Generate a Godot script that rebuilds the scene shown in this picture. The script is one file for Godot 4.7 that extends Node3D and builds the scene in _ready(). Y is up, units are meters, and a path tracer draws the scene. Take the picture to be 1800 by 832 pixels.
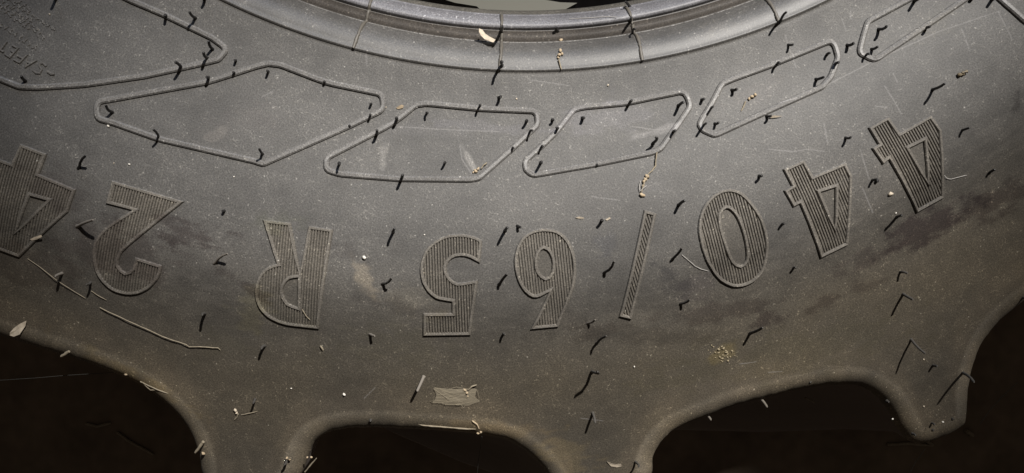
extends Node3D
# A close-up of a tractor tyre lying on its side: bead at the top, raised size marking, tread lugs at the bottom.
# Lengths in the tables are millimetres on the sidewall plane: x to the right, y towards the hub.

const TOP := 0.43                        # height of the sidewall plane above the ground
const BEAD_AT := Vector2(0.0392, -0.0290) # the loose bead of the unmounted tyre sits a little off centre
var M := {}
var prof: PackedFloat32Array
var rng := RandomNumberGenerator.new()
var used := {}

func _ready() -> void:
	rng.seed = 4406524
	# ---- camera
	var cam := Camera3D.new()
	cam.name = "camera"
	cam.transform = Transform3D(Basis(Vector3(0.997743, 0.020635, 0.063898), Vector3(0.065172, -0.068508, -0.995520), Vector3(-0.016165, 0.997437, -0.069698)).orthonormalized(), Vector3(0.00000, 0.81991, 0.41341))
	cam.fov = 32.2848
	cam.near = 0.02
	cam.far = 20.0
	add_child(cam)
	cam.current = true
	# ---- dim surroundings, exposure
	var env := Environment.new()
	env.background_mode = Environment.BG_COLOR
	env.background_color = Color(0.185, 0.165, 0.148)
	env.background_energy_multiplier = 1.6
	env.tonemap_mode = Environment.TONE_MAPPER_LINEAR
	env.tonemap_exposure = 1.0
	env.sdfgi_enabled = true
	env.ssao_enabled = true
	env.ssil_enabled = true
	var we := WorldEnvironment.new()
	we.name = "world_environment"
	we.environment = env
	add_child(we)
	# ---- one hard lamp from the upper right, a weak cool area light added beyond the hub for sheen
	var lamp := SpotLight3D.new()
	lamp.name = "work_lamp"
	lamp.light_color = Color(1.0, 0.985, 0.965)
	lamp.light_energy = 12.9
	lamp.light_size = 0.022
	lamp.spot_range = 12.0
	lamp.spot_attenuation = 2.0
	lamp.spot_angle = 7.7
	lamp.spot_angle_attenuation = 1.0
	lamp.shadow_enabled = true
	add_child(lamp)
	lamp.look_at_from_position(Vector3(0.7821, 2.2938, -0.8915), Vector3(0.0309, 0.4287, 0.4188), Vector3.UP)
	var cool_fill := AreaLight3D.new()
	cool_fill.name = "added_cool_light"
	cool_fill.light_color = Color(0.72, 0.83, 1.0)
	cool_fill.light_energy = 0.8
	cool_fill.area_size = Vector2(1.2, 0.7)
	cool_fill.area_range = 8.0
	cool_fill.shadow_enabled = true
	add_child(cool_fill)
	cool_fill.look_at_from_position(Vector3(-0.1, 1.35, -1.5), Vector3(0.05, TOP, 0.35), Vector3.UP)
	make_materials()
	make_profile()
	# ---- the setting
	ground()
	# ---- the tyre and its parts
	var tyre := thing("tractor_tyre", "large dusty black tractor tyre with ribbed size marking and thick tread lugs", "tyre")
	tyre_body(tyre)
	bead_details(tyre)
	raised_outline(tyre, [-131.1,-336.5,-130.9,-336.6,-130.7,-336.8,-126.4,-340.4,-125.9,-340.9,-125.5,-341.5,-125.3,-342,-125.2,-342.5,-125.2,-343.1,-125.4,-343.6,-125.7,-344.1,-126.2,-344.7,-127.9,-346.5,-128.4,-346.9,-128.8,-347.1,-129.4,-347.3,-138.7,-349.1,-163.1,-353.4,-187,-355.8,-189,-356,-191,-356.1,-210.3,-356.4,-211.1,-356.4,-212,-356.3,-217.7,-355.7,-218.9,-355.5,-220.1,-355,-228.8,-350.8,-248.5,-340.1,-250.4,-338.9,-251.9,-337.3,-253,-335.5,-253.7,-333.4,-253.9,-331,-254.8,-311.4,-254.7,-309,-254.4,-306.9,-253.6,-305.1,-252.6,-303.5,-251.2,-302.2,-249.5,-301.2,-247.4,-300.5,-214,-291.6,-212,-291.3,-210.1,-291.4,-208.2,-291.9,-206.5,-292.8,-187.5,-304.5,-171.5,-314.6,-169.4,-315.8,-167.3,-317,-153.3,-324])
	raised_outline(tyre, [-184.7,-367.9,-184.7,-367,-184.5,-366.3,-184.2,-365.6,-183.8,-365.1,-183.2,-364.7,-182.6,-364.4,-181.8,-364.2,-176.1,-363.5,-136.8,-358.1,-133.5,-357.5,-130.1,-356.7,-110.9,-351.4,-105.9,-350.5,-105.2,-350.4,-104.4,-350.5,-100.9,-351.1,-99.6,-351.4,-98.3,-351.9,-82.8,-359,-78.7,-360.7,-74.4,-362.1,-54.6,-367.5,-53.7,-367.8,-52.9,-368.3,-52.4,-368.9,-51.9,-369.6,-51.7,-370.4,-51.6,-371.4,-51.5,-372.8,-51.6,-373.7,-51.8,-374.5,-52.2,-375.3,-52.7,-375.9,-53.4,-376.5,-54.2,-376.9,-69,-383.1,-108.1,-398.1,-108.7,-398.3,-109.2,-398.3,-109.8,-398.3,-110.4,-398.1,-113.4,-396.9,-154.1,-384.6,-156.9,-383.7,-159.6,-382.6,-177.4,-374.9,-177.8,-374.7,-178.3,-374.6,-182.1,-373.3,-182.9,-373,-183.5,-372.5,-184,-372,-184.4,-371.3,-184.6,-370.5,-184.7,-369.6])
	raised_outline(tyre, [-79.8,-400,-79.8,-399.3,-79.7,-398.6,-79.4,-398,-79,-397.5,-78.5,-397,-77.9,-396.7,-52.2,-385,-47.1,-382.4,-42.3,-379.2,-37.1,-375.4,-36.2,-374.9,-35.3,-374.5,-34.3,-374.4,-31.8,-374.2,-30.6,-374.2,-29.3,-374.3,-4.9,-378.2,19.4,-380.8,20.2,-380.9,20.9,-381.2,21.5,-381.6,21.9,-382.1,22.3,-382.7,22.5,-383.4,22.5,-384.3,22.6,-385.6,22.5,-386.5,22.3,-387.2,22,-387.9,21.5,-388.6,20.9,-389.1,9.1,-398.8,-6.5,-410.9,-7.2,-411.4,-8.1,-411.7,-9,-411.9,-11.4,-412.1,-12.2,-412.1,-13.1,-412.1,-45.5,-409.7,-72.5,-405.8,-73.3,-405.6,-74.1,-405.4,-77.6,-404.1,-78.2,-403.8,-78.7,-403.5,-79.1,-403,-79.5,-402.5,-79.7,-401.9,-79.8,-401.2])
	raised_outline(tyre, [15.1,-406.7,15.1,-406.1,15.3,-405.4,15.5,-404.9,15.9,-404.4,16.4,-403.9,26.6,-395.8,30.4,-392.6,33.8,-389,39.2,-382.9,40,-382.1,41,-381.5,42,-381.1,43.1,-380.9,46.4,-380.5,63.4,-380,66.4,-379.8,69.4,-379.4,91.5,-376.3,92.5,-376.2,93.4,-376.3,94.2,-376.6,94.9,-377,95.5,-377.7,95.9,-378.5,96.3,-379.4,96.7,-381.2,96.9,-382.1,96.9,-382.9,96.7,-383.7,96.4,-384.5,95.9,-385.2,92.2,-389.8,81.8,-402,80.9,-402.9,79.9,-403.5,78.8,-404,76.6,-404.7,75.8,-404.9,74.9,-405.1,49.7,-408.6,20.3,-411.8,19.4,-411.8,18.4,-411.6,17.6,-411.3,16.8,-410.7,16,-409.9,15.7,-409.5,15.4,-409,15.3,-408.6,15.2,-408.1])
	raised_outline(tyre, [101,-394,100.8,-393.4,100.7,-392.9,100.8,-392.3,101,-391.8,101.3,-391.3,107.9,-382.4,112.3,-375.3,112.9,-374.5,113.6,-373.8,114.3,-373.3,115.2,-372.9,119.1,-371.5,136,-366.6,164.7,-357,165.7,-356.7,166.6,-356.6,167.3,-356.7,168,-357,168.5,-357.5,168.9,-358.1,169.3,-358.9,169.5,-359.8,170,-363,170,-364,169.8,-364.9,169.5,-365.8,165.8,-372.9,165.1,-373.9,164.3,-374.9,161.2,-377.8,160.2,-378.6,159,-379.1,133.3,-388.6,108.7,-397.9,107.8,-398.1,106.9,-398.2,106.1,-398,105.3,-397.6,102.3,-395.9,101.9,-395.5,101.6,-395.2,101.3,-394.7])
	raised_outline(tyre, [185.3,-349.8,185.7,-348.9,186.3,-348.2,187,-347.6,187.9,-347.1,205.2,-339.2,232.9,-326,234.6,-325.3,236.3,-325,247.9,-324.1,248.6,-324.1,249.2,-324.1,249.7,-324.2,250.1,-324.4,250.3,-324.7,250.4,-325,250.4,-325.5,250.3,-325.9,250,-326.5,249.6,-327.1,249.1,-327.8,246.4,-331.4,245.6,-332.2,244.8,-332.8,230.7,-341.5,212.2,-352.5,188.4,-366.2,187.5,-366.6,186.6,-366.8,185.8,-366.8,185,-366.5,184.2,-366.1,181.7,-364.2,181.2,-363.8,180.9,-363.3,180.7,-362.8,180.7,-362.2,180.7,-361.6,180.9,-360.9,183,-355.4,183.2,-354.7,183.5,-354.1])
	raised_outline(tyre, [244,-332.4,243.5,-332.8,243.1,-333.3,242.8,-333.8,242.6,-334.3,242.5,-334.8,242.6,-335.4,242.7,-335.9,242.9,-336.5,246,-342.8,246.6,-343.7,247.2,-344.6,254.6,-353,272.7,-371.4,273.9,-372.3,275,-372.9,276.1,-373.2,277.2,-373.3,278.3,-373.1,279.4,-372.7,280.5,-371.9,294.7,-360.8,295.7,-360,296.3,-359.2,296.7,-358.3,296.9,-357.4,296.8,-356.4,296.4,-355.5,295.8,-354.5,294.9,-353.5,270.2,-319,269.7,-318,269.1,-317.2,268.5,-316.6,267.8,-316.3,267,-316.2,266.1,-316.3,265.2,-316.8,264.1,-317.4])
	for s in signs():
		raised_sign(tyre, s[0], s[1], s[2], s[3], s[4])
	small_print(tyre)
	whiskers(tyre)
	# ---- what lies on it and round it
	flake("dry_leaf_flake", "pale curled dry leaf flake standing on the bead beside the middle seam", "leaf flake", [-3,-338.8,7.0,-1.4,-339.1,5.0,-0.1,-341,4.4,1.8,-342.4,4.0,4.8,-343.9,3.0,3.8,-346.4,4.4,2.1,-345.9,6.0,-0.6,-344.2,7.0,-2.4,-342.2,7.5,-3.1,-340.5,7.5], M.pale_leaf, "")
	stemmed("dry_flower_head", "beige dried flower head with a thin stalk on the rounded bead ridge", "dried flower", [34.6,-356.8,1.2,35,-359,0.8,35.6,-361.9,0.5], [35.9,-352.5,1.0,2.1,1,35.2,-354.6,1.2,2.0,2,36.6,-354.1,1.0,1.6,3,34.5,-356,0.8,1.4,9], M.straw, M.beige)
	crumb("plant_crumb", "small beige plant crumb stuck on the serrated bead line", "plant crumb", 37.4,-345.7, 0.0, 2.2, 0.70, 4, M.beige, "")
	flake("plant_crumb", "pale bean-shaped crumb between two raised outlines, right of the big left one", "plant crumb", [-45.5,-375.5,0.6,-44.3,-374.8,1.2,-42.6,-374.1,1.4,-41.6,-374.7,1.2,-42.2,-375.7,0.6,-44.5,-376.1,0.3], M.beige, "")
	stemmed("dried_leaf_curl", "beige dried curl caught inside the lower right corner of the second raised outline", "dried leaf", [-6.2,-407.2,1.0,-5,-405.7,1.6,-3.3,-404.7,1.2], [-9,-408.4,0.6,1.9,5,-7.9,-407.4,0.6,1.7,6,-10.2,-408.9,0.4,1.2,8], M.straw, M.beige)
	stemmed("seed_stalk", "dry seed stalk hanging down from the third raised outline, round seed at its end", "seed stalk", [78.4,-405,1.5,77.4,-408.8,1.4,77.2,-411.2,1.0,75.3,-413.5,1.0,73.3,-415,1.0,71.7,-417.7,1.0,70.4,-420.3,1.2,69.3,-423.5,1.0], [72.6,-416.1,0.6,2.3,7,71,-418.4,0.6,2.2,8,69.4,-424.8,0.7,2.7,9,70.3,-420.6,0.8,1.6,19,71.6,-417.4,0.9,1.8,20], M.straw, M.beige)
	straw("web_strand", "pale twisted strand beside the lower end of the seed stalk", "strand", [69.3,-418,0.8,68.4,-420.7,1.2,68.5,-423.1,1.0,70.2,-421.6,1.5,72,-420.4,1.0], 0.18, M.web, "")
	stemmed("dried_sprig", "pale dried sprig with a thin stalk in the fourth raised outline", "sprig", [123.6,-383,1.0,122.6,-385.1,0.6,121,-387.5,0.4], [125.4,-381.9,0.8,1.6,10,126.9,-380.9,1.0,2.0,11,128.6,-380.1,0.8,1.8,12], M.straw, M.beige)
	stemmed("seed_husk", "brown seed husk with a straw-coloured tip on the bare rubber at upper right", "seed husk", [224.1,-376.8,1.5,225.4,-376.4,2.0,226.5,-376.2,2.0], [223.3,-377.6,0.7,2.6,13,224.9,-377.2,0.8,2.1,14,226.3,-376.2,1.2,1.8,18], M.straw, M.husk)
	crumb("chalk_grain", "cream grain between the two right-hand figures 4", "grain", 189.6,-432.1, 0.0, 2.4, 0.60, 15, M.pale_leaf, "dust grains and crumbs on the tyre")
	crumb("white_pellet", "round white pellet between the letter R and the figure 5", "pellet", -64.3,-446, 0.0, 2.0, 0.90, 16, M.white, "")
	flake("wood_chip", "large pale wood chip on the tread edge at far left", "wood chip", [-247.3,-475.1,3.0,-246.6,-473.6,3.2,-244.1,-471.4,2.5,-240.6,-469.4,2.0,-236.8,-467.9,1.2,-238.2,-470.8,1.5,-241.9,-474.8,2.8,-245.2,-475.8,3.2], M.pale_leaf, "")
	straw("dry_straw", "long thin straw stem lying below the figure 2", "straw", [-196.3,-462.8,0.6,-192.5,-465,1.2,-187.9,-467.6,1.2,-182.4,-470.8,1.5,-175.7,-474.7,1.2,-168,-479.3,1.2,-163.6,-481.4,1.2,-159.4,-483.1,1.0,-156.9,-484.1,1.4,-156,-485.5,0.8,-150.8,-485.7,0.8,-145.7,-486.3,0.8,-141.5,-486.8,0.8,-140.7,-488.2,0.4], 0.24, M.straw, "")
	straw("grass_fibre", "hair-thin grass fibre running down between the figures 4 and 2", "grass fibre", [-226.4,-436.5,0.5,-221,-441,0.8,-214.9,-446.9,1.5,-211.6,-450,1.2,-206.5,-454.4,0.8,-202.4,-457.8,0.5], 0.17, M.straw, "")
	straw("grass_fibre", "short bent fibre just right of the two whiskers below figure 2", "grass fibre", [-198.4,-454.2,0.5,-195.4,-456.7,0.7,-191.8,-459.2,0.6], 0.16, M.straw, "")
	flake("pale_splinter", "pale splinter lying across the lower point of the left figure 4", "splinter", [-222.1,-427.2,1.3,-219.3,-426.2,1.8,-215.2,-425.3,2.6,-215.3,-426.4,2.4,-218.6,-427.4,1.4,-221.2,-427.8,1.2], M.pale_leaf, "")
	web_patch([-38.1,-514.6,0.7,-33.9,-515.4,0.9,-29.1,-516.4,1.0,-25.1,-516.3,1.1,-21.1,-516.6,1.1,-15.7,-516.8,0.8,-16.8,-519.6,0.9,-17.3,-522.2,0.8,-14.3,-524.5,0.5,-18.4,-525.4,0.7,-21.4,-526.9,0.6,-26.2,-525.1,0.9,-32,-525.4,0.8,-35,-524,0.6,-39.6,-524,0.5,-37.3,-521.4,0.8,-36.4,-518.2,0.9])
	stemmed("dried_bud", "beige dried bud on the pale web patch above the middle tread gap", "dried bud", [-20.3,-517.2,1.5,-18.4,-515.3,1.8,-15.8,-514.7,1.2], [-22.1,-517.2,1.0,1.7,20,-21.1,-518.9,1.2,1.7,21,-20.9,-520.9,0.8,1.2,22], M.straw, M.beige)
	mud_crust([103.5,-504.7,1.1,0,105.4,-507.1,1.5,1,107.8,-506.3,1.9,2,110.2,-506.9,2.0,3,112.6,-507.7,1.6,4,108.5,-509.3,1.7,5,110.7,-510.8,1.5,6,112.1,-509.6,1.2,7,114.4,-508.2,1.0,8,106.5,-509.4,1.0,9,109.3,-511.6,1.1,10,103,-506.5,0.8,11,113.4,-511,0.8,12,115.4,-509.6,0.7,13,107,-504.4,0.8,14])
	straw("dry_straw", "pale straw laid along the edge of the middle tread gap", "straw", [-48.1,-535.1,0.5,-44.7,-536.3,0.8,-38.9,-537.3,0.8,-31.7,-538.5,0.8,-24.5,-539.7,0.8,-18.4,-540.5,0.8], 0.50, M.straw, "")
	stemmed("dried_bud", "pale dried bud hanging at the right end of the edge straw", "dried bud", [-19.7,-535.1,1.5,-17.5,-537.3,1.6,-16.6,-540.3,1.0], [-15.9,-542.4,0.5,1.6,23,-17.4,-543.3,0.3,1.5,24,-19.2,-535.7,1.0,1.1,25], M.beige, M.beige)
	straw("dry_straw", "forked straw caught on the edge of the left tread gap", "straw", [-186.3,-503.5,0.8,-182,-506.1,1.2,-177.7,-508.6,1.2,-173.3,-510.8,0.8], 0.32, M.straw, "")
	straw("dry_straw", "short straw splitting off under the forked straw", "straw", [-185.1,-503.8,1.0,-183.6,-506.9,0.6,-182.5,-508.7,0.2,-178.8,-508.6,0.8], 0.26, M.straw, "")
	straw("twig_piece", "pale twig piece leaning out over the left tread edge", "twig", [-218.7,-485.1,2.0,-221.2,-486.5,2.2,-223.9,-487.7,2.0], 0.80, M.straw, "")
	crumb("plant_crumb", "pale crumb on the left tread edge, left of the forked straw", "plant crumb", -192.8,-499.2, 0.0, 2.2, 0.60, 26, M.beige, "dust grains and crumbs on the tyre")
	stemmed("plant_crumb", "pale crumb with a tail near the left lug flank", "plant crumb", [-139.3,-524.2,0.8,-140.4,-526.2,0.6,-142,-527.6,0.4], [-140.3,-522,0.7,1.8,27,-140.1,-523.7,0.6,1.5,28], M.straw, M.pale_leaf)
	straw("dry_straw", "thin straw lying from the crumb towards the left lug", "straw", [-137.9,-525,0.4,-133.7,-524.2,0.6,-129.1,-523.4,0.5], 0.22, M.straw, "")
	straw("twig_piece", "pale twig piece on the left flank of the left lug", "twig", [-161.2,-539.7,1.5,-164,-543,1.8,-167,-546.1,1.5], 0.85, M.straw, "")
	crumb("plant_crumb", "pale crumb below the twig piece on the left lug", "plant crumb", -163.4,-547.2, 0.0, 2.0, 0.60, 29, M.beige, "dust grains and crumbs on the tyre")
	flake("bark_flake", "narrow cream bark flake lying on the middle lug", "bark flake", [49.7,-566.5,0.5,51.8,-567.6,0.9,54.6,-568.6,0.9,57.3,-568.6,0.8,57.7,-570.3,0.3,55,-570.7,0.3,51.9,-569.7,0.3], M.pale_leaf, "")
	stemmed("dried_bud", "cream dried bud on top of a whisker on the left lug", "dried bud", [-118.2,-552.4,1.5,-116.3,-551.3,2.0], [-118.7,-551.6,1.6,1.5,30,-117.3,-552.4,1.6,1.3,31], M.straw, M.beige)
	stemmed("dried_bud", "cream dried bud beside the right flank of the left lug", "dried bud", [-110.7,-560.9,0.8,-107.2,-557,1.2,-103,-552.5,1.5], [-107.8,-551.8,1.4,1.5,32,-105.7,-551.9,1.2,1.5,33], M.straw, M.beige)
	flake("pale_sliver", "tiny pale sliver above the slash, left one of two", "sliver", [37.1,-433.6,0.5,38.8,-433.1,0.8,41.2,-433.8,0.7,40.9,-434.4,0.2,38.8,-434.2,0.2], M.pale_leaf, "slivers above the slash")
	flake("pale_sliver", "tiny pale sliver above the slash, right one of two", "sliver", [51.2,-435.3,0.3,53.3,-434.3,0.8,53.9,-434.9,0.4,52,-435.9,0.2], M.pale_leaf, "slivers above the slash")
	flake("pale_sliver", "pale straw sliver touching the lower edge of the fourth raised outline", "sliver", [133.2,-391.3,1.4,135.3,-390.9,1.8,139.6,-391.5,1.2,136.5,-392,0.8,134.2,-392.1,0.6], M.pale_leaf, "")
	straw("curled_hair", "fine curled hair right of the rightmost figure 4", "hair", [216.3,-424.7,0.6,218.2,-426.5,0.6,220.3,-426.9,0.6,223.6,-426.3,0.6,228.5,-425.5,0.4], 0.15, M.web, "")
	straw("curled_hair", "fine pale hair left of the figure 0", "hair", [87.2,-454.7,0.5,90.9,-458.2,0.6,93.4,-460.6,0.6,96.2,-462.3,0.5,100.1,-463.7,0.4], 0.16, M.web, "")
	straw("straw_fragment", "short pale straw fragment below the letter R and left of the thick whisker", "straw", [-90.6,-488.5,0.5,-89.9,-489.7,0.7,-89.6,-491,0.4], 0.45, M.straw, "")
	straw("straw_fragment", "short wiry straw fragment lying on the foot of the letter R", "straw", [-96.4,-469.1,1.3,-94.9,-472.6,1.4,-93.3,-474.8,1.3], 0.20, M.straw, "")
	straw("web_strand", "fine pale strand across the bead near the right seam", "strand", [66,-336.3,1.0,61.9,-335.5,0.6,53.4,-335.5,0.5,42.1,-335.3,0.4], 0.13, M.web, "")
	straw("web_strand", "spider thread hanging down in the middle tread gap", "spider thread", [-15.6,-546.3,-2.0,-17.1,-555.9,-12.0,-18.8,-564.4,-20.0,-21.7,-582.9,-30.0], 0.15, M.thread, "")
	straw("web_strand", "spider thread across the mouth of the left tread gap", "spider thread", [-271.5,-502.6,-8.0,-251,-502.3,-10.0,-230.9,-501.2,-10.0,-202.7,-499.5,-6.0], 0.13, M.thread, "")
	straw("web_strand", "long spider thread from the right tread gap up to the lug corner", "spider thread", [308.5,-555.5,-30.0,300.4,-563.3,-30.0,292.6,-572.8,-30.0,287.5,-582.5,-30.0], 0.13, M.thread, "")
	straw("web_strand", "spider thread under the right lug tip", "spider thread", [252.5,-594.6,-30.0,250.5,-605,-36.0,247.9,-615,-40.0], 0.13, M.thread, "")
	straw("straw_fragment", "pale straw fragment in the right tread gap", "straw", [174,-552.7,-40.0,177.4,-554.6,-40.0,180.4,-556.4,-40.0], 0.50, M.straw, "")
	crumb("dust_grain", "white grain on the shoulder, left of the longest whisker", "grain", -83,-516.1, 0.0, 1.7, 0.60, 40, M.white, "dust grains and crumbs on the tyre")
	crumb("dust_grain", "white grain touching the right corner of the big hexagonal outline", "grain", -50.5,-374.9, 0.0, 1.0, 0.60, 41, M.pale_leaf, "dust grains and crumbs on the tyre")
	crumb("dust_grain", "pale crumb at the lower left corner of the big hexagonal outline", "grain", -179.8,-376.4, 0.0, 1.4, 0.60, 42, M.white, "dust grains and crumbs on the tyre")
	crumb("dust_grain", "tiny speck right of the hooked whisker above figure 2", "grain", -178.1,-393.9, 0.0, 0.7, 0.60, 43, M.pale_leaf, "dust grains and crumbs on the tyre")
	crumb("dust_grain", "white grain above the top corner of figure 2", "grain", -171.1,-394.9, 0.0, 1.2, 0.60, 44, M.white, "dust grains and crumbs on the tyre")
	crumb("dust_grain", "white grain above the third raised outline", "grain", 58,-370.7, 0.0, 1.2, 0.60, 45, M.pale_leaf, "dust grains and crumbs on the tyre")
	crumb("dust_grain", "tiny grain in the middle of the left lug root", "grain", -109.2,-511.1, 0.0, 0.9, 0.60, 46, M.white, "dust grains and crumbs on the tyre")
	crumb("dust_grain", "tiny grain inside the bowl of the letter R", "grain", -107.4,-451.7, 0.0, 0.8, 0.60, 47, M.pale_leaf, "dust grains and crumbs on the tyre")
	crumb("dust_grain", "white grain in the middle of the right lug tip", "grain", 240.4,-563.6, 0.0, 1.5, 0.60, 48, M.white, "dust grains and crumbs on the tyre")
	crumb("dust_grain", "pale grain on the left half of the right lug", "grain", 226.8,-552.1, 0.0, 1.1, 0.60, 49, M.pale_leaf, "dust grains and crumbs on the tyre")
	crumb("dust_grain", "pale grain on the right edge of the right tread gap", "grain", 209,-557.7, 0.0, 1.2, 0.60, 50, M.white, "dust grains and crumbs on the tyre")
	crumb("dust_grain", "pale grain just above the crest of the right tread gap", "grain", 166.6,-524.6, 0.0, 1.1, 0.60, 51, M.pale_leaf, "dust grains and crumbs on the tyre")
	crumb("dust_grain", "tiny grain above the left side of figure 5", "grain", -35.2,-437, 0.0, 0.8, 0.60, 52, M.white, "dust grains and crumbs on the tyre")
	crumb("dust_grain", "white speck right of the whisker above the second raised outline", "grain", 13,-374.6, 0.0, 1.0, 0.60, 53, M.pale_leaf, "dust grains and crumbs on the tyre")
	crumb("dust_grain", "tiny grain at the head of the slanting whisker between the figures 4", "grain", 193.2,-441.7, 0.0, 0.9, 0.60, 54, M.white, "dust grains and crumbs on the tyre")
	crumb("dust_grain", "tiny speck on the left rim of figure 5", "grain", -36.8,-455.2, 0.0, 0.7, 0.60, 55, M.pale_leaf, "dust grains and crumbs on the tyre")
	crumb("dust_grain", "white grain below the lower left side of the big hexagonal outline", "grain", -123.2,-403.8, 0.0, 0.9, 0.60, 56, M.white, "dust grains and crumbs on the tyre")
	crumb("dust_grain", "tiny grain beside the small worn print", "grain", -204.9,-321.8, 0.0, 0.9, 0.60, 57, M.pale_leaf, "dust grains and crumbs on the tyre")
	crumb("dust_grain", "pale grain below the slash on the shoulder", "grain", 63.8,-511.2, 0.0, 1.0, 0.60, 58, M.white, "dust grains and crumbs on the tyre")
	crumb("dust_grain", "pale grain just above the thick stub on the right lug", "grain", 221.7,-523, 0.0, 1.0, 0.60, 59, M.pale_leaf, "dust grains and crumbs on the tyre")
	ground_straw("pale straw piece on the dark ground beside the right lug", [467.8,-701.3,471.3,-704,476,-707.9], 2.00)
	ground_straw("pale straw piece on the dark ground just under the right lug tip", [426.1,-709.2,430.2,-711.9,433.6,-714.5], 1.80)
	ground_straw("long grey straw on the dark ground under the right tread gap", [385.8,-710.5,409.4,-711,433,-715.1], 1.60)
	ground_straw("faint straw on the dark ground at the lower left", [-397.7,-642.1,-387.2,-651.6,-363,-668.1], 1.50)
	ground_straw("faint straw on the dark ground at the left edge", [-428,-631.2,-417,-634.9,-402.5,-632.4], 1.50)
	made_up_box()

# ---------------------------------------------------------------- names and nodes
func numbered(called: String, parent: Node) -> String:
	var key := str(parent.get_instance_id()) + called
	var n: int = used.get(key, 0)
	used[key] = n + 1
	return called if n == 0 else "%s_%03d" % [called, n]

func thing(called: String, label: String, category: String, group := "") -> Node3D:
	var o := Node3D.new()
	o.name = numbered(called, self)
	add_child(o, true)
	tag(o, label, category, group)
	return o

func tag(o: Node, label: String, category: String, group := "") -> void:
	o.set_meta("label", label)
	o.set_meta("category", category)
	if group:
		o.set_meta("group", group)

func put(called: String, mesh: Mesh, material: Material, parent: Node) -> MeshInstance3D:
	var o := MeshInstance3D.new()
	o.name = numbered(called, parent)
	o.mesh = mesh
	o.material_override = material
	parent.add_child(o, true)
	return o

# ---------------------------------------------------------------- materials
func noise_bytes(w: int, h: int, freq: float, octaves: int, sd: int, kind := FastNoiseLite.TYPE_SIMPLEX_SMOOTH) -> PackedByteArray:
	var n := FastNoiseLite.new()
	n.noise_type = kind
	n.seed = sd
	n.frequency = freq
	n.fractal_type = FastNoiseLite.FRACTAL_FBM
	n.fractal_octaves = octaves
	return n.get_image(w, h, false, false, false).get_data()

const TW := 2048
const TH := 1216
const TX0 := -320.0
const TY0 := 260.0
const PER_MM := 3.2

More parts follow.
